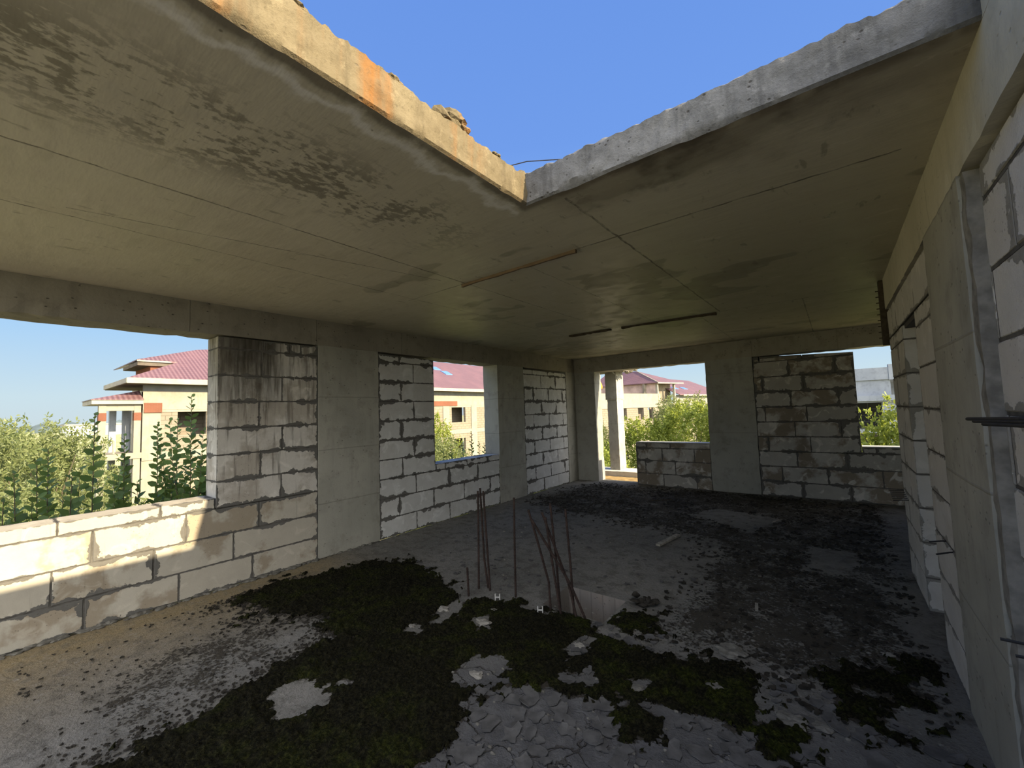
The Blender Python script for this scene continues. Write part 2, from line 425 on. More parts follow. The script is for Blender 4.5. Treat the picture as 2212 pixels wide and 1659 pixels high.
def leaf_mat(name, a, b, trans=.45):
    m = M(name, .5, .35)
    g = m.n.new('ShaderNodeNewGeometry')
    c = m.mix(g.outputs['Random Per Island'], a, b)
    m.put(m.b.inputs['Base Color'], c)
    t = m.n.new('ShaderNodeBsdfTranslucent'); m.l.new(m.mix(.35, c, (.45,.50,.08)), t.inputs['Color'])
    x = m.n.new('ShaderNodeMixShader'); x.inputs[0].default_value = trans
    m.l.new(m.b.outputs[0], x.inputs[1]); m.l.new(t.outputs[0], x.inputs[2])
    m.l.new(x.outputs[0], m.n['Material Output'].inputs['Surface'])
    return m.m
LEAF_WILLOW = leaf_mat('willow_leaf', (.10,.13,.045), (.20,.225,.10), .35)
LEAF_SAP = leaf_mat('sapling_leaf', (.05,.10,.035), (.12,.20,.06), .35)
LEAF_FRESH = leaf_mat('fresh_leaf', (.15,.20,.03), (.30,.34,.06), .4)
LEAF_DEEP = leaf_mat('deep_leaf', (.05,.10,.03), (.10,.16,.05), .3)
BARK = flat('grey_bark', (.10,.085,.06), .9, .1, .3, 20)

def tile_mat():
    m = M('red_metal_tile', .45, .4)
    x, y, z = m.xyz()
    s = m.step(m.op('FRACT', m.op('DIVIDE', y, .22)), 0, 1)
    wave = m.op('SINE', m.mul(y, 2*PI/.22)); stp = m.op('FRACT', m.op('DIVIDE', x, .31))
    c = m.mix(m.step(wave, -1, 1), (.105,.055,.060), (.165,.098,.103))
    c = m.mix(m.mul(m.step(stp, .82, .97), .6), c, (.07,.03,.03))
    c = m.mix(m.step(m.noise(.6, 3), .4, .7, 0., .3), c, (.21,.115,.115))
    m.bump(m.op('ADD', m.mul(wave, .5), m.mul(stp, .8)), .5, .04)
    return m.out(c)
TILE = tile_mat()
def facade_mat(name, col, joint, axis, pitch=(.6,.26), contrast=.4, joint_amt=.6):
    """block facade of a far building: pattern of blocks with stains, horizontal axis given by index"""
    m = M(name, .95, .1)
    x = m.xyz()[axis]; z = m.xyz()[2]
    row = m.op('FLOOR', m.op('DIVIDE', z, pitch[1]))
    fz = m.op('FRACT', m.op('DIVIDE', z, pitch[1]))
    fx = m.op('FRACT', m.op('ADD', m.op('DIVIDE', x, pitch[0]), m.mul(row, .5)))
    j = m.op('MAXIMUM', m.step(m.op('MINIMUM', fz, m.op('SUBTRACT', 1., fz)), .035, .06, 1., 0.), m.step(m.op('MINIMUM', fx, m.op('SUBTRACT', 1., fx)), .015, .03, 1., 0.))
    n = m.noise(.7, 5, .6); n2 = m.noise(3., 5, .65)
    c = m.mix(m.step(n, .35, .7), tuple(v*(1-contrast*.4) for v in col), col)
    c = m.mix(m.step(n2, .5, .75, 0., .5), c, tuple(v*.7 for v in col))
    c = m.mix(m.mul(j, joint_amt), c, joint)
    return m.out(c)
FAC_BLOCK = facade_mat('far_block_facade', (.225,.195,.155), (.09,.075,.055), 1, joint_amt=.85)
FAC_CONC = mat_concrete('far_concrete', (.225,.205,.165), (.275,.25,.20), pits=0., stain=(.19,.165,.13), stain_amt=.6)
FAC_GREY = mat_concrete('far_grey_band', (.14,.145,.14), (.18,.185,.175), pits=0.)
FAC_SHADE = mat_concrete('far_concrete_shade_tint', (.26,.285,.325), (.32,.345,.385), pits=0., stain=(.18,.195,.22), stain_amt=.6)  # bluish shade painted into the concrete of the unlit sides
FAC_BLKX = facade_mat('far_inner_block', (.055,.055,.06), (.16,.165,.18), 0, (.5,.25), .5, .5)
BRICK = facade_mat('red_brick', (.17,.07,.045), (.16,.11,.085), 1, (.25,.08), .4, .4)
ORANGE = flat('orange_tile_stack', (.42,.19,.045), .9, .1, .45, 3)
FASCIA = flat('pale_fascia', (.28,.26,.215), .7, .2, .1, 2)
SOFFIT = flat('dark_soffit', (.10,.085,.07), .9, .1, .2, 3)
SKYL = M('skylight_glass', .1, .6).out((.10,.20,.50))
INNER = flat('room_interior', (.20,.175,.135), .95, .1, .2, 1.5)
GROUND = flat('rough_ground', (.36,.35,.18), .95, .1, .4, .35)

# ------------------------------------------------------------------ shell: floor
def bf(i, n, a, b): return a+(b-a)*i/n
def inpoly(x, y, P):
    r = False; n = len(P); j = n-1
    for i in range(n):
        xi, yi = P[i]; xj, yj = P[j]
        if (yi > y) != (yj > y) and x < (xj-xi)*(y-yi)/(yj-yi)+xi: r = not r
        j = i
    return r
def pdist(x, y, P):
    best = 9.
    n = len(P)
    for i in range(n):
        x0, y0 = P[i]; x1, y1 = P[(i+1) % n]; dx, dy = x1-x0, y1-y0
        t = max(0., min(1., ((x-x0)*dx+(y-y0)*dy)/(dx*dx+dy*dy+1e-9)))
        best = min(best, math.hypot(x-x0-t*dx, y-y0-t*dy))
    return best
def sd(x, y, P):
    d = pdist(x, y, P)
    return d if inpoly(x, y, P) else -d
MOSS_POLY = [
 [(.47,1.47),(.31,1.87),(.62,2.71),(1.02,3.02),(1.73,2.80),(2.15,2.62),(2.51,2.82),(2.75,2.86),(3.20,2.92),(3.45,2.85),(3.72,2.69),(4.11,2.9),(4.34,2.85),(4.41,2.62),(4.35,2.4),(4.22,2.31),(3.98,2.32),(3.69,2.25),(3.57,2.16),(3.31,2.03),(3.13,2.0),(3.06,1.67),(3.18,1.52),(3.13,1.25),(2.96,.77),(2.6,.2),(2.0,.2),(1.9,.74),(1.91,1.0),(1.8,1.25),(1.78,1.64),(1.38,1.78),(1.0,1.48)],
 [(4.39,2.45),(4.55,2.6),(4.62,2.51),(4.56,2.34),(4.44,2.3)],
 [(4.8,2.74),(4.95,2.9),(5.08,2.88),(5.08,2.75),(4.98,2.69),(4.83,2.69)],
 [(4.70,2.98),(4.97,3.29),(5.13,3.13),(5.0,2.92),(4.77,2.80)],
 [(3.78,2.06),(3.95,2.19),(3.94,2.06),(3.85,2.0)],
 [(4.50,3.0),(4.75,3.32),(5.09,3.6),(5.17,3.29),(4.86,3.07)],
 [(3.38,2.96),(3.40,3.28),(3.60,3.25),(3.68,3.0),(3.55,2.86)],
]
BARE_POLY = [
 [(2.0,1.03),(2.05,1.27),(2.30,1.40),(2.42,1.25),(2.34,1.08)],
 [(2.07,2.33),(2.17,2.5),(2.31,2.36),(2.2,2.24)],
 [(2.07,1.99),(2.12,2.15),(2.24,2.03)],
 [(2.75,1.86),(2.85,2.16),(3.05,2.08),(2.96,1.80)],
 [(2.45,2.40),(2.52,2.48),(2.6,2.40),(2.52,2.33)],
 [(3.22,2.48),(3.30,2.62),(3.36,2.52),(3.30,2.42)],
 [(3.40,2.28),(3.52,2.36),(3.56,2.26),(3.44,2.20)],
 [(3.74,2.36),(3.80,2.42),(3.83,2.34),(3.78,2.30)],
]
LICH_POLY = [
 ([(.06,6.3),(.5,8.3),(2.92,8.53),(5.4,8.5),(5.18,4.42),(5.2,3.13),(4.66,2.76),(4.1,2.96),(3.69,2.94),(3.56,4.09),(3.5,5.2),(2.76,5.5),(1.1,5.6)], .60),
 ([(2.93,3.21),(3.45,3.50),(4.43,3.3),(4.42,2.82),(3.68,2.7)], .45),
 ([(1.73,.25),(1.93,.6),(1.81,1.03),(1.79,1.57),(1.2,1.6),(.85,1.3),(.72,.84),(1.1,.4)], .50),
 ([(.06,1.2),(.2,2.0),(.5,2.2),(.62,1.6),(.4,1.0)], .46),
 ([(3.4,6.9),(4.6,7.2),(5.3,8.4),(3.7,8.5),(2.4,7.6)], .66),
]
LICH_BARE = [[(4.45,5.7),(4.85,5.7),(4.8,4.95),(4.48,4.95)], [(3.01,6.5),(3.25,7.1),(4.1,6.8),(3.82,5.98)], [(4.0,3.0),(4.25,3.06),(4.22,2.95),(4.08,2.92)]]
HOLE = (2.74, 2.93, 3.29, 3.36)
def N3(x, y, s, o=0.): return mnoise.noise(Vector((x*s, y*s, o)))
def fbm(x, y, s, o=0., k=3):
    v = 0.; a = 1.
    for i in range(k): v += a*N3(x, y, s, o+i*7.3); s *= 2.1; a *= .55
    return v
def moss_amt(x, y):
    m = -1.
    w = .13*fbm(x, y, 3.5, 1.) + .07*fbm(x, y, 13., 5., 4)
    for P in MOSS_POLY:
        xs = [p[0] for p in P]; ys = [p[1] for p in P]
        if x < min(xs)-.35 or x > max(xs)+.35 or y < min(ys)-.35 or y > max(ys)+.35: continue
        m = max(m, sd(x, y, P) + w)
    if m > -.32:
        g = fbm(x, y, 12., 17., 3)
        if m < .06: m += .30*max(0., g-.05)*min(1., (.32+m)/.2) - (.05 if m < 0 else 0)
        m -= .5*max(0., fbm(x, y, 6., 21., 3)-.62)
    if m > -.05:
        for P in BARE_POLY:
            xs = [p[0] for p in P]; ys = [p[1] for p in P]
            if x < min(xs)-.2 or x > max(xs)+.2 or y < min(ys)-.2 or y > max(ys)+.2: continue
            m = min(m, -sd(x, y, P)*1.3 + w*1.1)
        hx = max(HOLE[0]-x, x-HOLE[2]); hy = max(HOLE[1]-y, y-HOLE[3])
        m = min(m, max(hx, hy)-.015)
    return m

def make_floor():
    x0, x1, y0, y1 = 0., W+3.3, YB, D+.3
    xs = sorted(set([round(x0+i*.05, 4) for i in range(int((5.4-x0)/.05)+1)] + [HOLE[0], HOLE[2], 6.5, x1]))
    ys = sorted(set([round(-.5+i*.05, 4) for i in range(int((y1+.5)/.05)+1)] + [y0, -2., HOLE[1], HOLE[3], y1]))
    V = []; D_ = []; F = []; id_ = {}
    for j, y in enumerate(ys):
        for i, x in enumerate(xs):
            id_[(i, j)] = len(V)
            z = 0. if x < .08 or x > W-.08 or y > D-.1 else .004*N3(x, y, 3.) + .003*N3(x, y, 9.)
            if HOLE[0]-.01 <= x <= HOLE[2]+.01 and HOLE[1]-.01 <= y <= HOLE[3]+.01: z = 0.
            V.append((x, y, z))
            l = 0.
            for P, a in LICH_POLY:
                s = sd(x, y, P) + .12*fbm(x, y, 2.2, 3.)
                l = max(l, a*max(0., min(1., s/.5+.42)))
            for P in LICH_BARE:
                s = sd(x, y, P) + .1*fbm(x, y, 3., 9.)
                l *= 1-max(0., min(1., s/.15+.4))*.9
            if y < 3.2: l = max(l, .75*max(0., min(1., (moss_amt(x, y)+.10)/.16)))
            l = max(l, .55*max(0., 1-x/.10) if y > 1.3 else .75*max(0., 1-x/.07))
            tan = max(0., min(1., (1.5-x+.25*fbm(x, y, 2., 4.))/1.0))*max(0., min(1., (3.0-y)/1.0))
            yl = max(0., min(1., (.55-x+.12*fbm(x, y, 2., 6.))/.25))*max(0., min(1., (2.9-y)/.6))
            tan = max(tan*.75, yl)
            bl = max(0., min(1., (x-2.3+.2*fbm(x, y, 3., 2.))/.8))*max(0., min(1., (3.0-y)/.9))
            D_.append((l, tan, bl, 1))
    for j in range(len(ys)-1):
        for i in range(len(xs)-1):
            cx, cy = (xs[i]+xs[i+1])/2, (ys[j]+ys[j+1])/2
            if HOLE[0] < cx < HOLE[2] and HOLE[1] < cy < HOLE[3]: continue
            F.append((id_[(i,j)], id_[(i+1,j)], id_[(i+1,j+1)], id_[(i,j+1)]))
    # soffit and slab edges, hole sides
    T = -.24
    def quad(*p):
        b = len(V); V.extend(p); D_.extend([(0,0,0,1)]*4); F.append((b,b+1,b+2,b+3))
    hx0, hy0, hx1, hy1 = HOLE
    for a, b, c, d in ((x0,y0,x1,hy0),(x0,hy1,x1,y1),(x0,hy0,hx0,hy1),(hx1,hy0,x1,hy1)):
        quad((a,b,T),(a,d,T),(c,d,T),(c,b,T))
    for p, q in (((x0,y0),(x1,y0)),((x1,y0),(x1,y1)),((x1,y1),(x0,y1)),((x0,y1),(x0,y0))):
        quad((*p,T),(*q,T),(*q,0),(*p,0))
    nf = len(F)
    for p, q in (((hx0,hy0),(hx0,hy1)),((hx0,hy1),(hx1,hy1)),((hx1,hy1),(hx1,hy0)),((hx1,hy0),(hx0,hy0))):
        quad((*p,T),(*q,T),(*q,0),(*p,0))
    me = bpy.data.meshes.new('floor'); me.from_pydata(V, [], F)
    a = me.attributes.new('dirt_skytint', 'FLOAT_COLOR', 'POINT'); a.data.foreach_set('color', np.array(D_, np.float32).ravel())
    me.materials.append(FLOOR); me.materials.append(HOLE_MAT)
    for i in range(nf, len(F)): me.polygons[i].material_index = 1
    o = bpy.data.objects.new('floor', me); COL.objects.link(o)
    return struct(o, 'bare grey screed floor with dark lichen and a square shaft', 'floor')
HOLE_MAT = mat_concrete('hole_side_concrete', (.20,.18,.165), (.27,.25,.23), board=(0,.11), pits=.6, stain=(.24,.19,.16), stain_amt=.7)
make_floor()

# ------------------------------------------------------------------ shell: ceiling slab with the stair opening
def make_ceiling():
    V = []; F = []; MI = []
    x0, x1, y0, y1 = -.36, W+3.3, YB, D+.34
    OY0, OX1 = -6.5, W
    y0 = YR
    def quad(p, m=0):
        b = len(V); V.extend(p); F.append((b,b+1,b+2,b+3)); MI.append(m)
    # underside and top as four rectangles round the opening (edges stop 3 cm short, the ragged rim fills in)
    e = .05
    rects = [(x0,y0,XC-e,YC+e),(OX1,y0,x1,YC+e),(x0,YC+e,x1,y1)]
    for a, b, c, d in rects:
        quad([(a,b,H),(c,b,H),(c,d,H),(a,d,H)])
        quad([(a,b,HT),(a,d,HT),(c,d,HT),(c,b,HT)], 3)
    for p, q in (((x0,y0),(XC-e,y0)),((OX1,y0),(x1,y0)),((x1,y0),(x1,y1)),((x1,y1),(x0,y1)),((x0,y1),(x0,y0))):
        quad([(*p,H),(*q,H),(*q,HT),(*p,HT)], 3)
    # ragged rims: profile strips from the underside lip to the crumbled top
    def rim(run, t0, t1, step, mat, top_amp, lip_amp, seed, big):
        n = int((t1-t0)/step); K = 9
        base = len(V)
        for i in range(n+1):
            t = t0+(t1-t0)*i/n
            lump = max(0., N3(t, seed, 1.1)+.15)*big*.05 + max(0., fbm(t, seed, 5., 2., 3))*top_amp + .012*N3(t, seed+3, 25.) + .016*max(0., N3(t, seed+5, 38.))*(1 if top_amp > .02 else .3)
            lip = .02*max(0., fbm(t, seed+1, 3., 4., 3)) * lip_amp
            prof = [(-.05,H),(-.012+lip*-1.2,H+.001+lip*.15),(0.-lip*.8,H+.012+lip*.8)]
            for k in range(8):
                f = (k+1)/8
                z = H+.012+lip*.8+(HT+lump-.02-H-.012-lip*.8)*f
                prof.append((.007*fbm(t, z*2, 9., seed, 3)+.005*N3(t, z, 30., seed)+.0035*N3(t, z, 75., seed), z))
            prof.append((-.03+.02*N3(t, seed+9, 8.), HT+lump))
            prof.append((-.09, HT))
            for d, z in prof: V.append(run(t, d, z))
        kk = len(prof)
        for i in range(n):
            for k in range(kk-1):
                a = base+i*kk+k
                F.append((a, a+kk, a+kk+1, a+1)); MI.append(0 if k == 0 else mat)
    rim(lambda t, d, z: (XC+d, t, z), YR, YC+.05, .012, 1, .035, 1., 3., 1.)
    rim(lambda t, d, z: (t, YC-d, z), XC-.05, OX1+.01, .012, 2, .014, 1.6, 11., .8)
    me = bpy.data.meshes.new('ceiling'); me.from_pydata(V, [], F)
    for m in (CEIL, EDGE_SUN_OCHRE, EDGE_GREY, CONC_PALE): me.materials.append(m)
    me.polygons.foreach_set('material_index', MI)
    me.polygons.foreach_set('use_smooth', [k in (1, 2) for k in MI]); me.set_sharp_from_angle(angle=math.radians(38))
    o = bpy.data.objects.new('ceiling', me); COL.objects.link(o)
    return struct(o, 'concrete slab ceiling with a broken square opening to the sky', 'ceiling')
make_ceiling()

# ------------------------------------------------------------------ shell: left wall
Z = [0, .247, .508, .765, 1.02, 1.275, 1.535, 1.80, 2.065, 2.335, 2.455]
wl = struct(empty('wall_left'), 'long block wall with two concrete piers and two openings', 'wall')
rough_box('beam', CONC_BEAM, wl, (-.345, YR, HB), (0, D+.0, H+.01), .09, .006, 1.)
C0, C1, C2, C3 = 2.44, 3.255, 5.72, 6.51
rough_box('column', CONC, wl, (-.335, C0, -.01), (.004, C1, HB+.004), .09, .003, 2.)
rough_box('column', CONC, wl, (-.335, C2, -.01), (.004, C3, HB+.004), .09, .003, 3.)
rough_box('column', CONC, wl, (-.335, 8.13, -.01), (.004, D+.02, HB+.004), .09, .006, 4.)
E0 = 1.432
low = [(Z[0],Z[1],[-4.2,-3.64,-3.04,-2.44,-1.84,-1.24,-.64,-.04,.56,1.16,1.76,C0]),
       (Z[1],Z[2],[-4.2,-3.82,-3.22,-2.62,-2.02,-1.42,-.82,-.22,.38,.98,1.59,C0]),
       (Z[2],Z[3],[-4.2,-3.64,-3.04,-2.44,-1.84,-1.24,-.64,-.01,.595,1.205,1.82,C0]),
       (Z[3],.872,[-4.2,-3.82,-3.22,-2.62,-2.02,-1.42,-.82,-.21,.40,1.02,E0])]
masonry('block_infill', wl, 'x', 0, -1, low, .30, BL_LOW, MORTAR)
pier = [(Z[3]+.0,Z[4],[E0,2.035,C0]),(Z[4],Z[5],[E0,1.828,C0]),(Z[5],Z[6],[E0,2.043,C0]),(Z[6],Z[7],[E0,1.811,C0]),
        (Z[7],Z[8],[E0,2.04,C0]),(Z[8],Z[9],[E0,1.835,C0]),(Z[9],Z[10],[E0,1.85,2.12,2.24,C0])]
masonry('block_infill', wl, 'x', 0, -1, pier, .30, BL_LEFT, MORTAR)
W0 = 4.23
win = [(Z[0],Z[1],[C1,3.86,4.50,5.14,C2]),(Z[1],Z[2],[C1,3.57,4.18,4.82,5.45,C2]),(Z[2],Z[3],[C1,3.86,4.5,5.15,C2])]
masonry('block_infill', wl, 'x', 0, -1, win+[(Z[3],.865,[W0+.004,4.42,4.9,5.4,C2])], .30, BL_WIN, MORTAR)
win2 = [(Z[3],Z[4],[C1,3.63,W0]),(Z[4],Z[5],[C1,3.84,W0]),(Z[5],Z[6],[C1,3.62,W0]),(Z[6],Z[7],[C1,3.84,W0]),
        (Z[7],Z[8],[C1,3.62,W0]),(Z[8],Z[9],[C1,3.84,W0]),(Z[9],2.44,[C1,3.60,W0])]
masonry('block_infill', wl, 'x', 0, -1, win2, .30, BL_WIN, MORTAR, top=(2.4,2.445,2.425))
inf2 = []
for k in range(10):
    off = 6.83 if k % 2 else 7.12
    us = [C3]+[u for u in (off, off+.56, off+1.12) if u < 8.02]+[8.13]
    inf2.append((Z[k], Z[k+1] if k < 9 else 2.43, us))
masonry('block_infill', wl, 'x', 0, -1, inf2, .30, BL_WIN, MORTAR, top=(2.42,2.44,2.415))

# ------------------------------------------------------------------ shell: back wall
wb = struct(empty('wall_back'), 'far block wall with balcony doorway, concrete pier and window', 'wall')
rough_box('beam', CONC_BEAMB, wb, (-.34, D, HB-.02), (8.4, D+.31, H+.01), .09, .006, 5.)
rough_box('column', CONC_BACK, wb, (-.002, D-.003, -.01), (.507, D+.32, HB-.01), .09, .006, 6.)
rough_box('column', CONC_BACK, wb, (2.842, D-.004, -.01), (3.638, D+.32, HB-.01), .09, .006, 7.)
par = [(Z[0],Z[1],[1.385,1.94,2.57,2.842]),(Z[1],Z[2],[1.385,1.58,2.18,2.842]),(Z[2],Z[3],[1.385,1.93,2.55,2.842]),(Z[3],.872,[1.385,1.62,2.1,2.842])]
masonry('block_infill', wb, 'y', D, 1, par, .30, BL_BACK, MORTAR)
X5 = 5.05
bk = [(Z[0],Z[1],[3.638,4.25,4.88,5.6,6.2,6.8]),(Z[1],Z[2],[3.638,3.97,4.6,5.27,5.87,6.8]),(Z[2],Z[3],[3.638,4.2,4.86,5.5,6.1,6.8])]
masonry('block_infill', wb, 'y', D, 1, bk+[(Z[3],.86,[X5+.004,5.22,5.8,6.4,6.8])], .30, BL_BACK, MORTAR)
bk2 = [(Z[3],Z[4],[3.638,3.80,4.4,X5]),(Z[4],Z[5],[3.638,4.2,4.82,X5]),(Z[5],Z[6],[3.638,3.78,4.38,X5]),(Z[6],Z[7],[3.638,4.17,4.82,X5]),
       (Z[7],Z[8],[3.638,3.77,4.37,X5]),(Z[8],Z[9],[3.638,4.17,4.8,X5]),(Z[9],2.40,[3.638,3.74,4.37,X5])]
masonry('block_infill', wb, 'y', D, 1, bk2, .30, BL_BACK, MORTAR, top=(2.39,2.437,2.375))
# pale mortar bedding on the two sills
for a, b, z in ((1.40,2.84,.872),(5.06,6.8,.86)):
    mb = MB(); mb.box((a, D+.012, z), (b, D+.29, z+.012)); mb.build('sill_bed', CONC_PALE, wb)
masonry('block_infill', wb, 'y', D, 1, [(Z[k], Z[k+1], [6.8, 7.4 if k % 2 else 7.1, 8.4]) for k in range(10)], .30, BL_BACK, MORTAR)

# ------------------------------------------------------------------ shell: right wall
wr = struct(empty('wall_right'), 'near block wall with concrete column, beam and doorway', 'wall')
YE = 5.40; DJ0, DJ1 = 3.80, 4.44
rough_box('beam', CONC_BEAMR, wr, (W, YR, 2.47), (W+.36, YE, HT), .09, .006, 8.)
rough_box('column', CONC, wr, (W-.002, 2.36, -.01), (W+.36, 3.155, 2.475), .06, .002, 9.)
rough_box('mortar_joint', MORTAR_L, wr, (W+.004, 2.290, .0), (W+.2, 2.365, 2.46), .05, .006, 31.)
rough_box('mortar_joint', MORTAR_L, wr, (W+.003, 3.15, .0), (W+.2, 3.19, 2.44), .05, .004, 32.)
near = []
for k in range(10):
    off = 2.36-.09 if k % 2 else 2.36-.36
    us = [2.36]
    u = off
    while u > YR+.1: us.append(u); u -= .6
    us.append(YR)
    near.append((Z[k], Z[k+1] if k < 9 else 2.468, us[::-1]))
masonry('block_infill', wr, 'x', 5.258, 1, near, .28, BL_RIGHT, MORTAR, jt=.014)
WR = 5.222
jamb1 = [(Z[k], Z[k+1] if k < 8 else 2.18, [3.155, DJ0]) for k in range(9)]
jamb2 = [(Z[k], Z[k+1] if k < 8 else 2.18, [DJ1, 4.80 if k % 2 else 5.05, YE-.03]) for k in range(9)]
masonry('block_infill', wr, 'x', WR, 1, jamb1, .30, BL_REVEAL, MORTAR)
masonry('block_infill', wr, 'x', WR, 1, jamb2, .30, BL_REVEAL, MORTAR)
masonry('block_infill', wr, 'x', WR, 1, [(2.185, 2.445, [3.155, 3.74, 4.24, 4.72, 5.0, YE-.03])], .30, BL_REVEAL, MORTAR)
mb = MB(); mb.box((WR+.02, DJ0-.1, 2.15), (WR+.28, DJ1+.1, 2.19)); mb.build('door_lintel', BLACK, wr)
# rough strip of shuttering left on the free end of the wall
mb = MB(); mb.box((W-.035, YE-.02, 2.13), (W+.05, YE+.06, H-.004))
for k in range(9): mb.tube([(W-.06, YE+.01, 2.2+k*.058), (W+.03, YE+.02, 2.2+k*.058)], .005, 5)
mb.build('shuttering_strip', WOODD, wr)
# wall of the neighbouring rooms closes the side passage
we = struct(empty('wall_side_passage'), 'plain block wall closing the side passage', 'wall')
masonry('block_infill', we, 'x', W+3.0, 1, [(Z[k], Z[k+1] if k < 9 else H, [YR]+[YR+.6*j+(.0 if k % 2 else .3) for j in range(1, 17)]+[D]) for k in range(10)], .30, BL_BACK, MORTAR)

# unseen lower storey added under the floor slab to darken the shaft
wlow = struct(empty('wall_lower'), 'plain storey wall below the floor slab', 'wall')
mb = MB(); mb.box((-.34, YB, -3.7), (-.04, D+.3, -.24)); mb.box((W+3., YB, -3.7), (W+3.3, D+.3, -.24)); mb.box((-.04, D, -3.7), (W+3., D+.3, -.24)); mb.box((-.04, YB, -3.7), (W+3., YB+.3, -.24)); mb.box((2.0, 2.2, -3.7), (2.2, 4.2, -.24))
mb.build('wall_shell', FAC_BLOCK, wlow)

# ------------------------------------------------------------------ moss carpet
def make_moss():
    st = .0095
    V = []; F = []; idx = {}
    x0, x1, y0, y1 = .1, 5.19, .2, 3.6
    nx, ny = int((x1-x0)/st), int((y1-y0)/st)
    amt = {}
    for j in range(ny+1):
        y = y0+j*st
        for i in range(nx+1):
            x = x0+i*st
            # skip what the view cannot include in front
            a = moss_amt(x, y)
            if a > -.03: amt[(i, j)] = a
    def vid(i, j):
        if (i, j) not in idx:
            x, y = x0+i*st, y0+j*st
            a = amt[(i, j)]
            if a <= 0: z = -.006
            else:
                b = abs(N3(x, y, 13., 2.))*.9 + abs(N3(x, y, 32., 4.))*.7
                z = min(1., a/.05)*(.006+.030*b) + .010*N3(x, y, 55.) + .006*N3(x, y, 105., 3.)
            idx[(i, j)] = len(V)
            V.append((x+.004*N3(x, y, 50., 1.), y+.004*N3(x, y, 50., 8.), z))
        return idx[(i, j)]
    for (i, j), a in amt.items():
        q = [(i,j),(i+1,j),(i+1,j+1),(i,j+1)]
        if all(k in amt for k in q) and max(amt[k] for k in q) > 0:
            F.append(tuple(vid(*k) for k in q))
    mb = MB(); mb.v = V; mb.f = F
    o = mb.build('moss', MOSS, None, smooth=True, fix=False)
    tag(o, 'dark green moss spreading in cushions over the floor', 'moss', kind='stuff')
make_moss()

# ------------------------------------------------------------------ loose crust, crumbs, rubble
def crust(name, n, place, size, mat, seed, curl, label, cat):
    rnd = random.Random(seed); mb = MB()
    for _ in range(n):
        x, y = place(rnd)
        if HOLE[0]-.03 < x < HOLE[2]+.03 and HOLE[1]-.03 < y < HOLE[3]+.03: continue
        s = rnd.uniform(*size); k = rnd.randint(9, 13); yaw = rnd.uniform(0, 2*PI)
        rad = [s*rnd.uniform(.45, 1.15) for _ in range(k)]
        cu = rnd.uniform(.3, 1.)*curl; th = rnd.uniform(.003, .006); ca = rnd.uniform(0, 2*PI)
        rings = [0., .5, .8, 1.]
        b = len(mb.v)
        for side in (0, 1):
            for ri, f in enumerate(rings):
                for j in range(k):
                    a = 2*PI*j/k; r = rad[j]*f
                    lx, ly = r*math.cos(a)*1.25, r*math.sin(a)
                    up = cu*max(0., (lx*math.cos(ca)+ly*math.sin(ca))/s-.15)**2*s*1.2 + .05*cu*f*f*s
                    mb.v.append((x+lx*math.cos(yaw)-ly*math.sin(yaw), y+lx*math.sin(yaw)+ly*math.cos(yaw), .005+up+(th if side == 0 else 0)))
        R = len(rings)
        for side in (0, 1):
            o = b+side*R*k
            for ri in range(R-1):
                for j in range(k):
                    q = (o+ri*k+j, o+ri*k+(j+1)%k, o+(ri+1)*k+(j+1)%k, o+(ri+1)*k+j)
                    mb.f.append(q if side else q[::-1])
        for j in range(k):
            mb.f.append((b+(R-1)*k+j, b+(R-1)*k+(j+1)%k, b+R*k+(R-1)*k+(j+1)%k, b+R*k+(R-1)*k+j))
    o = mb.build(name, mat, None, smooth=False, fix=False)
    return tag(o, label, cat, kind='stuff')
CRUST = flat('lifted_skin_coat', (.095,.094,.094), .95, .12, .25, 14)
CRUSTD = flat('dark_lichen_crumb', (.035,.032,.027), .95, .1, .4, 20)
def pl_front(r):
    while 1:
        x, y = r.uniform(3.05, 5.15), r.uniform(1.2, 3.2)
        a = moss_amt(x, y)
        if a < -.01 and (a > -.28 or r.random() < .3) and y < 2.9: return x, y
crust('crust_flakes', 170, pl_front, (.02, .062), CRUST, 3, .32, 'grey curled flakes of skin coat peeling off the near floor', 'flakes')
def pl_mid(r):
    while 1:
        x, y = r.uniform(.7, 3.9), r.uniform(2.9, 6.4)
        if r.random() < .25 + .75*max(0., fbm(x, y, .9, 3.)): return x, y
crust('crust_chips', 170, pl_mid, (.008, .028), CRUST, 5, .4, 'thin grey chips of screed scattered across the middle of the floor', 'flakes')
def pl_lich(r):
    while 1:
        x, y = r.uniform(.2, 5.15), r.uniform(2.6, 8.4)
        if sd(x, y, LICH_POLY[0][0]) > -.1 and N3(x, y, 1.7, 8.) > r.uniform(-.5, .35) and all(sd(x, y, P) < 0 for P in LICH_BARE): return x, y
crust('lichen_crumbs', 3200, pl_lich, (.006, .024), CRUSTD, 9, .55, 'black flaky lichen crumbs covering the far half of the floor', 'lichen')
def pl_left(r):
    while 1:
        x, y = r.uniform(.3, 2.0), r.uniform(.2, 2.1)
        a = moss_amt(x, y)
        if a < 0 and r.random() < max(.04, 1+a*3.2)*(.3+max(0, .6+N3(x, y, 5.))): return x, y
crust('lichen_specks', 900, pl_left, (.004, .012), CRUSTD, 12, .6, 'dark lichen specks on the tan floor beside the low wall', 'lichen')
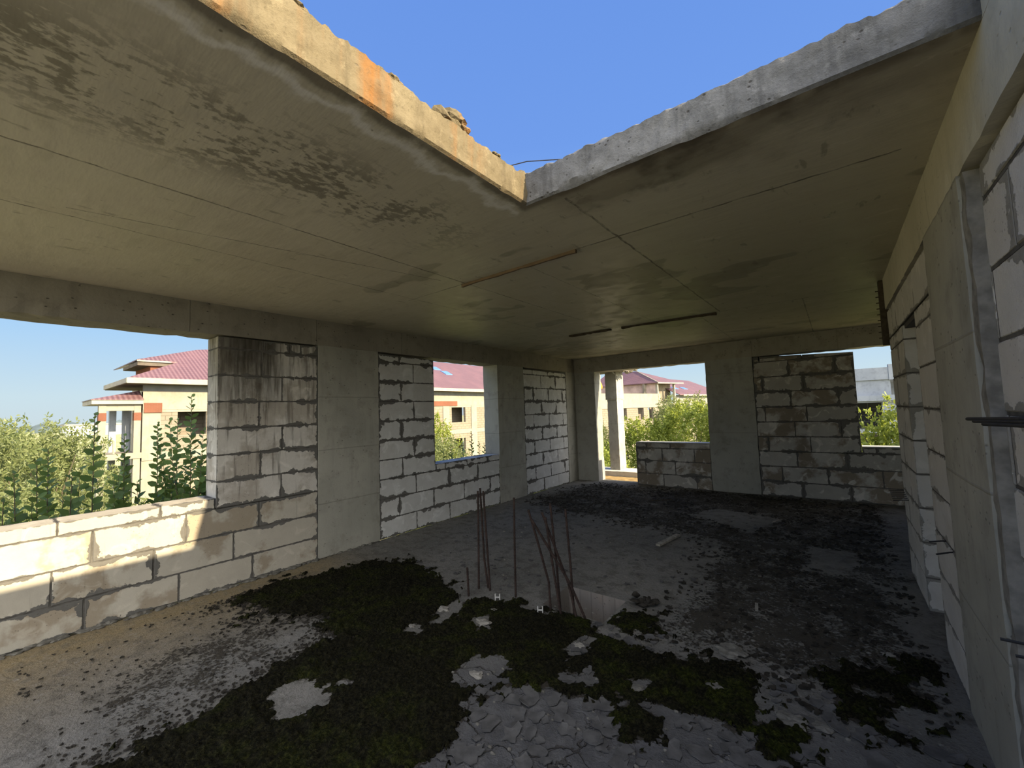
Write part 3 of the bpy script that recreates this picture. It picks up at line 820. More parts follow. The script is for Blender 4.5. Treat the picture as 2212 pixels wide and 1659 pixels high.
# crumbs along the foot of the left wall
mb = MB(); r_ = random.Random(4)
for k in range(260):
    y = r_.uniform(-.2, 2.4) if k < 190 else r_.uniform(2.4, 8.2); s = r_.uniform(.006, .026)
    mb.lump((abs(r_.gauss(0, .022))+.012, y, s*.3), (s*1.2, s*1.6, s*.55), k, 1)
tag(mb.build('mortar_crumbs', STONE, None), 'crumbs of fallen mortar along the foot of the left wall', 'debris', kind='stuff')
mb = MB()
for k in range(420):
    x, y = r_.uniform(2.6, 5.1), r_.uniform(1.2, 3.1)
    if moss_amt(x, y) > 0: continue
    s = r_.uniform(.003, .011)
    mb.lump((x, y, s*.3), (s*1.3, s, s*.7), k, 1)
for k in range(300):
    x, y = r_.uniform(.4, 5.), r_.uniform(3., 8.3); s = r_.uniform(.005, .016)
    if HOLE[0]-.05 < x < HOLE[2]+.05 and y < 3.45: continue
    mb.lump((x, y, s*.3), (s*1.3, s, s*.7), k, 1)
tag(mb.build('screed_grit', STONE, None), 'fine grey grit and gravel strewn over the open floor', 'grit', kind='stuff')

stones = [((2.49,2.62),.045,PLAST,'pale flat mortar chunk on moss behind the short rebar stub'),
 ((2.54,2.42),.075,PLAST,'pale ragged mortar slab lying on moss in front of the single rebar'),
 ((2.12,2.40),.060,PLAST,'pale broken plaster lump on moss left of the short rebar stub'),
 ((4.135,3.03),.115,STONE,'broad flat tan screed piece right of the shaft'),
 ((3.78,2.36),.050,STONE,'small rounded stone half sunk in bright moss near the viewer'),
 ((4.42,2.93),.030,PLAST,'little pale pebble on dark floor beside the right wall'),
 ((3.29,2.55),.055,PLAST,'white crumbled mortar heap on moss in front of the shaft'),
 ((4.50,2.56),.080,STONE,'grey angular rubble block between two moss patches'),
 ((4.62,2.60),.055,STONE,'smaller rubble block wedged behind the grey angular one'),
 ((3.56,2.30),.028,PLAST,'tiny pale pebble in the moss middle foreground'),
 ((4.12,2.62),.060,STONE,'dark slaty chip standing up out of the moss'),
 ((2.93,1.93),.050,PLAST,'pale forked mortar flake in the bare patch amid moss'),
 ((2.12,2.08),.035,PLAST,'small pale lump beside the bare patch on the left moss'),
 ((4.93,3.55),.045,PLAST,'round pale stone on dark floor below the doorway')]
for k, ((x, y), s, m_, lab) in enumerate(stones):
    s *= .62
    mb = MB(); mb.lump((x, y, s*.16), (s*1.25, s*.9, s*.34), k+20, 3, amp=.75)
    tag(mb.build('rubble_stone', m_, None, loc=(x, y, 0)), lab, 'stone', 'loose rubble on the floor')

# black clump by the shaft
mb = MB()
for k in range(14):
    mb.lump((3.43+r_.uniform(-.08,.10), 3.37+r_.uniform(-.05,.05), r_.uniform(.01,.05)), (r_.uniform(.02,.05), r_.uniform(.02,.04), r_.uniform(.012,.03)), k, 1, amp=.7)
tag(mb.build('debris_clump', CRUSTD, None, loc=(3.43,3.37,0)), 'black ragged clump of debris just right of the shaft', 'debris')
# stick and twigs
def bar(name, p, q, w, t, mat, label, cat, lift=0.):
    p, q = Vector(p), Vector(q); d = (q-p).normalized(); s = Vector((-d.y, d.x, 0)).normalized()*w/2
    mb = MB(); n = 8; b = 0
    for i in range(n+1):
        c = p.lerp(q, i/n); j = .06*w*mnoise.noise(Vector((i*.9, p.x*5, 0)))
        for a, zz in ((-1,0),(1,0),(1,t),(-1,t)):
            v = c+s*a*(1+j*3)+Vector((0,0,zz+.002)); mb.v.append(tuple(v))
    for i in range(n):
        for a in range(4): mb.f.append((i*4+a, i*4+(a+1)%4, i*4+4+(a+1)%4, i*4+4+a))
    mb.f += [(3,2,1,0), tuple(n*4+a for a in range(4))]
    return tag(mb.build(name, mat, None, loc=tuple(p)), label, cat)
bar('wooden_batten', (3.06,4.83,.012), (3.14,5.33,.014), .055, .022, WOOD, 'short grey wooden batten lying on the floor beyond the shaft', 'batten')
bar('wood_splinter', (4.0,6.55,.01), (4.06,6.73,.01), .02, .01, WOOD, 'pale wood splinter on the black lichen by the far pier', 'splinter')
bar('wood_splinter', (4.19,3.72,.01), (4.17,3.86,.01), .022, .008, PLAST, 'pale splinter on the floor midway between shaft and doorway', 'splinter')
bar('twig', (1.55,7.35,.01), (2.05,6.9,.012), .014, .01, WOODD, 'thin dark twig on the floor before the parapet', 'twig')
bar('twig', (2.15,7.05,.01), (2.45,7.35,.01), .012, .008, WOODD, 'shorter dark twig right of the long one before the parapet', 'twig')

# ------------------------------------------------------------------ starter bars round the shaft
def rebar(pts, label, r=.0092):
    mb = MB(); P = [Vector(p) for p in pts]
    fine = []; rad = []
    for a, b in zip(P[:-1], P[1:]):
        n = max(2, int((b-a).length/.012))
        for i in range(n): fine.append(a.lerp(b, i/n)); rad.append(r*(1.12 if len(fine) % 2 else .94))
    fine.append(P[-1]); rad.append(r)
    mb.tube(fine, rad, 8)
    o = mb.build('rebar', RUST, None, smooth=False, loc=tuple(P[0]))
    tag(o, label, 'rebar', 'rusty starter bars in the floor')
    return o
rebar([(2.12,2.70,-.03),(2.117,2.693,.246)], 'short rusty rebar stub, leftmost in the moss')
a = rebar([(2.091,2.861,-.03),(2.098,2.868,.4),(2.102,2.872,.879)], 'tall rusty rebar, left of the close group of three')
b = rebar([(2.15,2.93,-.03),(2.118,2.918,.25),(2.097,2.91,.901)], 'tall rusty rebar, middle and highest of the close group of three')
rebar([(2.206,2.889,-.03),(2.178,2.864,.886)], 'tall rusty rebar leaning left, right of the close group of three')
rebar([(2.477,2.912,-.03),(2.482,2.915,.45),(2.488,2.92,.848)], 'straight rusty rebar standing alone between the two groups')
rebar([(2.86,2.875,-.03),(2.855,2.872,.22),(2.80,2.825,.52),(2.742,2.78,.802)], 'bent rusty rebar, leftmost of the cluster at the shaft')
rebar([(2.97,2.86,-.03),(2.93,2.83,.35),(2.894,2.798,.758)], 'slim upright rusty rebar, second from left in the shaft cluster')
rebar([(2.935,2.905,-.03),(2.915,2.90,.4),(2.887,2.885,.853)], 'tallest rusty rebar in the middle of the shaft cluster')
rebar([(3.06,2.905,-.03),(3.03,2.925,.4),(3.007,2.921,.811)], 'upright rusty rebar, rightmost top of the shaft cluster')
rebar([(3.16,2.92,-.03),(3.05,2.87,.26),(2.809,2.727,.745)], 'rusty rebar slanting steeply left across the shaft cluster')
rebar([(3.10,2.88,-.03),(3.02,2.90,.24),(2.83,2.844,.781)], 'rusty rebar slanting left behind the steep one in the shaft cluster')
# plastic spacers shaped like an H
for (x, y), lab in (((2.386,2.777),'white plastic H-shaped spacer on moss below the three rebars'), ((2.816,2.791),'white plastic H-shaped spacer on moss left of the shaft')):
    mb = MB()
    for s in (-1, 1): mb.box((x+s*.019-.004, y-.006, .0), (x+s*.019+.004, y+.006, .055))
    mb.box((x-.019, y-.005, .022), (x+.019, y+.005, .031))
    o = mb.build('plastic_spacer', WHITE, None, loc=(x, y, .012)); o.rotation_euler = (0, 0, .55)
    tag(o, lab, 'spacer', 'plastic rebar spacers')
# slips of foam showing at the bottom of the shaft
# steel ties sticking out of the wall joints
def tie(p, q, r, label, group, mat=BLACK):
    mb = MB(); mb.tube([p, Vector(p).lerp(Vector(q), .5)+Vector((0,.004,.003)), q], r, 6)
    tag(mb.build('wall_tie', mat, None, loc=tuple(p)), label, 'wall tie', group)
g = 'thin steel ties at the far end of the right wall'
for k in range(6):
    tie((WR+.05, YE-.06-k*.06, .742-.006*k), (WR-.10, YE-.03-k*.06, .735-.008*k), .0045, 'thin black steel tie poking from the free end of the right wall', g)
tie((W+.05,3.50,.765), (W-.06,3.47,.755), .005, 'upper thin black tie poking out beside the door jamb', 'ties by the doorway')
tie((W+.05,3.30,.762), (W-.06,3.26,.742), .005, 'lower thin black tie poking out next to the concrete column', 'ties by the doorway')
tie((5.33,2.16,.765), (5.17,2.20,.76), .0055, 'upper black tie in the block joint low on the right wall', 'ties in the near block joint')
tie((5.33,2.10,.752), (5.19,2.14,.738), .0055, 'lower black tie in the block joint low on the right wall', 'ties in the near block joint')
g = 'black bars jutting from the right wall'
for k, (y0_, y1_, z0_, z1_, x1_, lab) in enumerate(((1.72,2.21,1.535,1.519,5.15,'longest black rebar jutting from the right wall at eye level'),
     (1.72,2.15,1.524,1.513,5.155,'middle black rebar jutting from the right wall at eye level'),
     (1.72,2.06,1.512,1.507,5.16,'lowest shortest black rebar jutting from the right wall at eye level'))):
    mb = MB(); mb.tube([(5.30, y0_, z0_), (5.21, y0_*.6+y1_*.4, z0_*.6+z1_*.4), (x1_, y1_, z1_)], .006, 8)
    tag(mb.build('jutting_rebar', BLACK, None, loc=(5.30, y0_, z0_)), lab, 'rebar', g)

# battens and rusty strips left on the ceiling joints
for p, q, w, lab, m_ in (((2.18,2.66),(3.36,2.64),.03,'brown strip of shuttering left in the ceiling joint nearest the opening',WOOD),
                     ((1.55,5.665),(2.25,5.665),.06,'short dark batten stuck in the far ceiling joint',WOODD),
                     ((2.42,5.665),(3.66,5.70),.075,'long dark batten stuck in the far ceiling joint',WOODD)):
    p3, q3 = Vector((*p, H)), Vector((*q, H)); d = (q3-p3).normalized(); s = Vector((-d.y, d.x, 0))*w/2
    mb = MB(); n = 14
    for i in range(n+1):
        c = p3.lerp(q3, i/n); k = .75+.4*mnoise.noise(Vector((i*.7, p[0], 1)))
        for a_, zz in ((-1,0),(1,0),(1,-.03),(-1,-.03)): mb.v.append(tuple(c+s*a_*k+Vector((0,0,zz*k))))
    for i in range(n):
        for a_ in range(4): mb.f.append((i*4+a_, i*4+(a_+1)%4, i*4+4+(a_+1)%4, i*4+4+a_))
    mb.f += [(3,2,1,0), tuple(n*4+a_ for a_ in range(4))]
    tag(mb.build('ceiling_batten', flat('brown_strip', (.17,.12,.08)) if m_ is WOOD else m_, None, loc=tuple(p3)), lab, 'batten')

# concrete chunks lying on the broken slab edge
for k, (y, s, lab) in enumerate(((1.33,.075,'largest concrete chunk on the sunlit slab edge, nearest the corner'),(.98,.03,'pointed little stone on the sunlit slab edge at mid length'),(.62,.035,'crumbled lump on the sunlit slab edge towards the top of the view'),(1.66,.022,'small crumb on the sunlit slab edge close to the inner corner'))):
    mb = MB()
    for j in range(9):
        q = s*r_.uniform(.25, .6)
        mb.lump((XC-.03+r_.uniform(-.4,.1)*s, y+r_.uniform(-1.6,1.6)*s, HT+.012+q*.4+max(0, r_.uniform(-.3,.35))*s), (q, q*1.5, q*.65), k*10+j, 2, amp=.45)
    tag(mb.build('slab_rubble', EDGE_SUN_OCHRE, None, loc=(XC-.03, y, HT)), lab, 'rubble', 'rubble on the roof slab edge')
# thin wire across the opening corner
mb = MB(); mb.tube([(3.30,1.80,HT+.06),(3.48,1.88,HT+.075),(3.72,2.0,HT+.05)], .003, 5)
tag(mb.build('thin_wire', BLACK, None), 'thin dark wire above the inner corner of the opening', 'wire')

# ------------------------------------------------------------------ balcony outside the back doorway
bal = tag(empty('balcony', (0,0,0)), 'sunlit concrete balcony with square post beyond the back doorway', 'balcony')
rough_box('slab', flat('sunlit_screed', (.34,.24,.11), .95, .1, .3, 8), bal, (-1.2, D+.33, -.22), (3.0, 9.35, .0), .1, .005, 21.)
rough_box('curb', CONC_PALE, bal, (-1.2, 9.36, -.22), (3.0, 9.98, .115), .1, .006, 22.)
bpost = rough_box('post', CONC, bal, (.32, 9.55, .11), (.575, 9.93, 1.83), .08, .005, 23.)
rough_box('post_head', CONC, bpost, (.29, 9.53, 1.82), (.585, 9.96, 2.50), .08, .005, 24.)
mb = MB()
for i in range(28):
    mb.lump((r_.uniform(.72,.95), r_.uniform(9.4,9.95), r_.uniform(2.47,2.56)), (.06,.06,.03), i, 1, amp=.7)
mb.box((-1.2, D+.33, 2.50), (.74, 9.98, 2.68)); mb.build('broken_beam', FAC_CONC, bal)
mb = MB(); mb.tube([(.49,9.50,2.53),(.66,9.62,2.30)], .016, 6); mb.build('pipe', WHITE, bal)

# ------------------------------------------------------------------ neighbouring buildings
def windows(parent, rects, plane_pt, u, n, depth=.35, pane=INNER, tick=False):
    """openings: a dark room box set into the facade, framed by reveals"""
    u = Vector((*u, 0)).normalized(); n = Vector((*n, 0)).normalized(); P = Vector((*plane_pt, 0))
    for a, b, z0, z1 in rects:
        mb = MB(); e = .02
        def q(s, d, z): return tuple(P+u*s+n*d+Vector((0,0,z)))
        mb.poly([q(a,e,z0),q(b,e,z0),q(b,-depth,z0),q(a,-depth,z0)])
        mb.poly([q(a,e,z1),q(b,e,z1),q(b,-depth,z1),q(a,-depth,z1)])
        mb.poly([q(a,e,z0),q(a,e,z1),q(a,-depth,z1),q(a,-depth,z0)])
        mb.poly([q(b,e,z0),q(b,e,z1),q(b,-depth,z1),q(b,-depth,z0)])
        mb.poly([q(a,-depth,z0),q(b,-depth,z0),q(b,-depth,z1),q(a,-depth,z1)])
        mb.build('window', pane, parent, fix=False)

def facade(name, parent, mat, plane_pt, u, n, a, b, z0, z1, holes, thick=.3):
    """wall panel with real rectangular holes, built from a grid of boxes"""
    u = Vector((*u, 0)).normalized(); n = Vector((*n, 0)).normalized(); P = Vector((*plane_pt, 0))
    us = sorted({a, b, *[h[0] for h in holes], *[h[1] for h in holes]}); zs = sorted({z0, z1, *[h[2] for h in holes], *[h[3] for h in holes]})
    us = [x for x in us if a <= x <= b]; zs = [x for x in zs if z0 <= x <= z1]
    mb = MB()
    for i in range(len(us)-1):
        for j in range(len(zs)-1):
            cu, cz = (us[i]+us[i+1])/2, (zs[j]+zs[j+1])/2
            if any(h[0] < cu < h[1] and h[2] < cz < h[3] for h in holes): continue
            q = lambda s, z: P+u*s+Vector((0,0,z))
            mb.poly([q(us[i],zs[j]),q(us[i+1],zs[j]),q(us[i+1],zs[j+1]),q(us[i],zs[j+1])], n*-thick)
    return mb.build(name, mat, parent)

# --- long red-roofed house west of the left wall: facade in plane x=-27
GZ = -3.7
hA = tag(empty('town_house', (-30,20,GZ)), 'long unfinished red-roofed house seen through the left openings', 'house')
hA_inv = (30,-20,-GZ)
def sub(o, root):
    """keep world placement when hung under a moved root"""
    o.matrix_parent_inverse = Matrix.Translation(root.location).inverted(); return o
kids = []
XA = -27.
wA = [(7.49,8.97,.88,2.43),(12.5,14.0,.88,2.43),(18,19.5,.88,2.43),(24.5,26,.88,2.43),(30.45,32.5,.72,2.45),(36.2,38.2,.72,2.45),(30.7,32.45,-2.95,-1.0),(36.6,38.3,-2.95,-1.0),(12.5,14,-2.5,-1.)]
kids.append(facade('block_wall', hA, FAC_BLOCK, (XA,0), (0,1), (1,0), 6.65, 60, GZ, 2.36, wA))
kids.append(facade('lintel_band', hA, FAC_CONC, (XA+.05,0), (0,1), (1,0), 5.85, 60, 2.45, 3.55, []))
kids.append(facade('lintel_band', hA, FAC_CONC, (XA+.03,0), (0,1), (1,0), 5.85, 60, 2.3, 2.5, []))
kids.append(facade('floor_band', hA, FAC_CONC, (XA+.06,0), (0,1), (1,0), 5.85, 60, -.5, -.05, []))
kids.append(facade('frieze', hA, FAC_GREY, (XA-.05,0), (0,1), (1,0), 5.9, 60, 3.5, 4.2, []))
kids.append(facade('block_wall', hA, FAC_CONC, (XA+.02,0), (0,1), (1,0), 5.85, 6.68, GZ, 3.5, []))
for y in (9.3,17,23.5,29.2,33.35,39.5):
    mb = MB(); mb.box((XA-.3, y, GZ), (XA+.08, y+.85, 2.5)); kids.append(mb.build('pilaster', FAC_CONC, hA))
mb = MB(); mb.box((XA-.02, 5.9, 2.28), (XA+.10, 6.72, 2.85)); kids.append(mb.build('brick_patch', BRICK, hA))
mb = MB(); mb.box((XA-.02, 27.0, 2.45), (XA+.12, 31.2, 2.95)); kids.append(mb.build('brick_patch', BRICK, hA))
mb = MB(); mb.box((XA-9, 6.9, GZ), (XA-.3, 7.2, 4.2)); kids.append(mb.build('end_wall', FAC_CONC, hA))
mb = MB()
for a, b, z0, z1 in wA:
    mb.box((XA-2.2, a-1.5, z0-.6), (XA-2.0, b+1.5, z1+.3))
kids.append(mb.build('inner_wall', FAC_BLOCK, hA))
# roof: one tiled slope with stepped left end, as a folded sheet
s27 = math.tan(math.radians(27))
def rz(x): return 4.33+s27*(-26.3-x)
def RP(x, y): return (x, y, rz(x))
slope = [RP(-26.14,5.05),RP(-26.14,60),RP(-33.6,60),RP(-33.6,17),RP(-31.2,9.5),RP(-28.8,5.86),RP(-28.75,7.9)]
mb = MB(); mb.poly(slope, (0,0,-.10)); kids.append(mb.build('roof', TILE, hA))
mb = MB(); mb.poly([RP(-26.14,5.05),RP(-28.75,7.9),(-30.0,5.4,4.33)], (0,0,-.06)); kids.append(mb.build('roof_hip', TILE, hA))
mb = MB(); mb.poly([RP(-31.2,9.5),RP(-28.8,5.86),(-36.,5.86,rz(-28.8)),], (0,0,-.06)); mb.poly([RP(-33.6,17),RP(-33.6,60),(-41,60,4.3),(-41,17,4.3)], (0,0,-.06)); kids.append(mb.build('roof_hip', TILE, hA))
mb = MB(); mb.box((-26.25,5.0,3.93),(-26.08,60,4.24)); mb.box((-33,4.98,3.95),(-26.1,5.08,4.22)); kids.append(mb.build('gutter', FASCIA, hA))
mb = MB(); mb.box((-28.84,5.86,rz(-28.8)-.12),(-28.76,7.8,rz(-28.8)-.03)); kids.append(mb.build('gutter', FASCIA, hA))
mb = MB(); mb.box((-33,5.05,3.92),(-26.2,60,3.98)); kids.append(mb.build('soffit', SOFFIT, hA))
mb = MB(); mb.box((-33,5.9,rz(-28.8)-.35),(-28.85,7.9,rz(-28.8)-.14)); kids.append(mb.build('soffit', SOFFIT, hA))
mb = MB(); mb.box((-33,6.55,4.3),(-29.05,8.0,5.6)); kids.append(mb.build('upper_wall', BRICK, hA))
for y, x0_, x1_ in ((31.65,-31.7,-30.9),(32.3,-30.6,-29.7),(41.4,-32.,-31.)):
    mb = MB(); mb.poly([(x1_,y,rz(x1_)+.07),(x1_,y+1.0,rz(x1_)+.07),(x0_,y+1.0,rz(x0_)+.07),(x0_,y,rz(x0_)+.07)], (0,0,-.06)); kids.append(mb.build('skylight', SKYL, hA))
# porch at the left end
for x, y, m_ in ((-27.0,4.03,FAC_CONC),(-27.0,5.49,FAC_CONC)):
    mb = MB(); mb.box((x-.32, y, GZ), (x, y+.30, 2.95)); c = mb.build('porch_column', m_, hA); kids.append(c)
    mb = MB(); mb.box((x-.33, y-.01, 1.85), (x+.012, y+.31, 2.28+.02)); k2 = mb.build('brick_patch', BRICK, c)
for x, y in ((-29.5,4.82),(-29.5,5.41),(-31.0,5.75)):
    mb = MB(); mb.box((x-.3, y, GZ), (x, y+.30, 2.9)); kids.append(mb.build('porch_column', FAC_SHADE, hA))
mb = MB(); mb.box((-29.8,3.85,-.32),(-26.95,5.85,0)); kids.append(mb.build('porch_floor', FAC_CONC, hA))
mb = MB(); mb.box((-27.30,4.3,2.42),(-27.03,5.52,2.85)); kids.append(mb.build('porch_beam', FAC_CONC, hA))
mb = MB(); mb.box((-30,3.72,2.78),(-26.8,5.84,3.03)); kids.append(mb.build('porch_eave', FASCIA, hA))
mb = MB(); mb.poly([(-26.75,3.68,3.05),(-26.75,5.85,3.05),(-27.9,5.85,3.62)],(0,0,-.04)); mb.poly([(-26.75,3.68,3.05),(-27.9,5.85,3.62),(-30,5.85,3.62),(-30,3.68,3.05)],(0,0,-.04)); kids.append(mb.build('porch_roof', TILE, hA))
mb = MB(); mb.box((-26.99,4.62,.02),(-26.9,4.70,.75)); kids.append(mb.build('porch_rail_post', FAC_CONC, hA))
for k in kids: sub(k, hA)

# --- far house with terrace seen through the back doorway
hB = tag(empty('terrace_house', (-14.7,54.5,GZ)), 'far sunlit house with red hipped roofs and roof terrace seen through the back doorway', 'house')
uB = Vector((.222,.975,0)).normalized(); nB = Vector((.975,-.222,0)).normalized(); PB = Vector((-14.7,54.5,0))
def B(s, d, z): return tuple(PB+uB*s+nB*d+Vector((0,0,z)))
def sB(y): return (y-54.5)/.975
kids = []
wB = [(sB(49.0),sB(49.6),.12,1.57),(sB(51.94),sB(53.18),.09,1.57),(sB(54.09),sB(55.37),.08,1.57),(sB(57.95),sB(59.8),-.3,1.58),(sB(62.37),sB(63.46),.15,1.55),(sB(64.6),sB(65.68),.12,1.54),(sB(49.2),sB(50.2),-3.,-1.4)]
A0, A1 = sB(43.5), sB(76)
kids.append(facade('block_wall', hB, FAC_BLOCK, (PB.x,PB.y), uB[:2], nB[:2], A0, A1, GZ-1, 1.66, wB))
mb = MB()
for h in wB: mb.poly([B(h[0]-1,-1.6,h[2]-.5),B(h[1]+1,-1.6,h[2]-.5),B(h[1]+1,-1.6,h[3]+.2),B(h[0]-1,-1.6,h[3]+.2)], nB*-.1)
kids.append(mb.build('inner_wall', FAC_BLOCK, hB))
kids.append(facade('lintel_band', hB, FAC_CONC, tuple(PB[:2]+nB[:2]*.08) if False else (PB.x+nB.x*.08,PB.y+nB.y*.08), uB[:2], nB[:2], A0, A1, 1.6, 2.05, []))
kids.append(facade('parapet', hB, FAC_CONC, (PB.x,PB.y), uB[:2], nB[:2], sB(43.5), sB(57.2), 2.05, 3.42, []))
kids.append(facade('upper_wall', hB, FAC_CONC, (PB.x,PB.y), uB[:2], nB[:2], sB(61.3), A1, 2.05, 2.78, []))
kids.append(facade('frieze', hB, FAC_GREY, (PB.x-nB.x*.1,PB.y-nB.y*.1), uB[:2], nB[:2], sB(61.3), A1, 2.7, 3.25, []))
kids.append(facade('tower_wall', hB, INNER, (PB.x-nB.x*1.6,PB.y-nB.y*1.6), uB[:2], nB[:2], sB(56.), sB(62.5), 2.05, 4.9, []))
for s in (sB(56.75), sB(61.0)):
    mb = MB(); mb.poly([B(s-.12,0,2.05),B(s+.12,0,2.05),B(s+.12,0,4.88),B(s-.12,0,4.88)], nB*-.3); kids.append(mb.build('post', FASCIA, hB))
# side wall of the tower faces the viewer
mb = MB(); mb.poly([B(sB(56.7),-.1,3.0),B(sB(56.7)-1.6,-9,3.0),B(sB(56.7)-1.6,-9,4.86),B(sB(56.7),-.1,4.86)], uB*.2); kids.append(mb.build('tower_wall', flat('pink_panel_wall', (.40,.30,.26), .9, .1, .2, 1.2), hB))
ap = B(sB(58.6),-4.5,7.0); e1 = B(sB(56.3),.35,4.95); e2 = B(sB(62.8),.35,5.02); e3 = B(sB(56.3)-1.6,-10,4.95); r2 = B(sB(58.6),-10,7.0); r3 = B(sB(66),-4.5,7.0)
mb = MB(); mb.poly([e1,e2,ap],(0,0,-.1)); mb.poly([e1,ap,r2,e3],(0,0,-.1)); mb.poly([e2,ap,r2,B(sB(62.8),-10,5.)],(0,0,-.1)); kids.append(mb.build('roof', TILE, hB))
mb = MB(); mb.poly([B(sB(56.3),.36,4.78),B(sB(62.8),.36,4.86),B(sB(62.8),.36,5.02),B(sB(56.3),.36,4.95)], nB*-.15); kids.append(mb.build('fascia', FASCIA, hB))
mb = MB(); mb.tube([e1, ap], .07, 5); kids.append(mb.build('hip_flashing', FASCIA, hB))
mb = MB(); mb.poly([B(sB(61.4),.5,3.3),B(A1,.5,3.3),B(A1,-6,6.1),B(sB(64.5),-6,6.3),B(sB(61.),-3.,5.0)],(0,0,-.1)); kids.append(mb.build('roof', TILE, hB))
mb = MB(); mb.poly([B(sB(62.4),.52,3.12),B(A1,.52,3.12),B(A1,.52,3.32),B(sB(62.4),.52,3.32)], nB*-.15); kids.append(mb.build('fascia', FASCIA, hB))
for s in (sB(63.2), sB(65.8)):
    mb = MB(); mb.poly([B(s,-1.3,4.18),B(s+1.3,-1.3,4.18),B(s+1.3,-2.,4.5),B(s,-2.,4.5)],(0,0,.05)); kids.append(mb.build('skylight', SKYL, hB))

mb = MB(); mb.lump(B(sB(44.8),-2.5,4.3), (2.2,2.2,1.0), 5, 3, amp=.15); kids.append(mb.build('tile_stack', ORANGE, hB))
for k in kids: sub(k, hB)

# --- flat-topped shaded house seen through the far right window
hC = tag(empty('grey_house', (6.5,20.,GZ)), 'bluish grey flat-topped house seen through the far right window', 'house')
kids = []
YC2 = 20.
kids.append(facade('parapet', hC, FAC_SHADE, (0,YC2), (1,0), (0,-1), 1.0, 6.36, 2.32, 2.76, []))
kids.append(facade('wall', hC, FAC_SHADE, (0,YC2+.06), (1,0), (0,-1), 1.0, 6.36, 1.74, 2.34, []))
kids.append(facade('ledge', hC, FAC_SHADE, (0,YC2-.1), (1,0), (0,-1), 1.0, 6.9, 1.56, 1.76, []))
kids.append(facade('wall', hC, FAC_SHADE, (0,YC2+.06), (1,0), (0,-1), 6.08, 7.6, GZ, 1.58, []))
kids.append(facade('inner_wall', hC, FAC_BLKX, (0,YC2+1.6), (1,0), (0,-1), 1.0, 7., .5, 1.7, []))
kids.append(facade('floor_band', hC, FAC_SHADE, (0,YC2-.05), (1,0), (0,-1), 1.0, 6.2, .40, .53, []))
kids.append(facade('inner_wall', hC, SOFFIT, (0,YC2+1.5), (1,0), (0,-1), 1.0, 7., GZ, .45, []))
mb = MB(); mb.box((1.0,YC2+.05,2.3),(7.6,YC2+3,2.4)); mb.box((1.0,YC2,1.5),(7.6,YC2+3,1.6)); kids.append(mb.build('roof_slab', FAC_SHADE, hC))
mb = MB(); mb.box((6.33,YC2-.02,2.3),(6.5,YC2+.3,2.86)); kids.append(mb.build('post', FAC_SHADE, hC))
mb = MB(); mb.box((1.0,YC2+3,GZ),(7.6,YC2+3.2,2.4)); kids.append(mb.build('rear_wall', FAC_SHADE, hC))
for k in kids: sub(k, hC)

# ------------------------------------------------------------------ ground, far strip
mb = MB(); mb.poly([(-900,-600,GZ),(500,-600,GZ),(500,900,GZ),(-900,900,GZ)])
struct(mb.build('ground', GROUND, None), 'rough green waste ground around the houses', 'ground')
mb = MB()
for k in range(60):
    a = k/60; y = -250+600*a; x = -700-60*math.sin(a*9)
    mb.lump((x, y, GZ), (40, 14, 9+5*mnoise.noise(Vector((k*.7,0,0)))), k, 1, amp=.2)
struct(mb.build('hills', flat('far_treeline', (.10,.13,.14), .95, .1, .2, .05), None), 'dim line of trees on the horizon', 'hills')
for k, (y, w_, h_, col, lab) in enumerate(((-30,60,5.5,(.75,.74,.72),'low white shed roof far off at the left horizon'),(-34,60,2.5,(.16,.25,.50),'low blue shed far off at the left horizon'),(56,50,6.,(.62,.63,.65),'pale shed on the horizon seen through the porch columns'))):
    x = -430+k*45
    mb = MB(); mb.box((x-20, y-w_/2, GZ), (x, y+w_/2, GZ+h_)); o = mb.build('far_shed', flat('shed_paint', col, .7, .2, .08, .1), None, loc=(x-10, y, GZ))
    mb = MB(); mb.poly([(x-21,y-w_/2-1,GZ+h_),(x+1,y-w_/2-1,GZ+h_),(x+1,y+w_/2+1,GZ+h_),(x-21,y+w_/2+1,GZ+h_)],(0,0,.8)); rf = mb.build('roof', FASCIA, o, loc=(x-10, y, GZ)); rf.location = (0,0,0)
    tag(o, lab, 'shed')

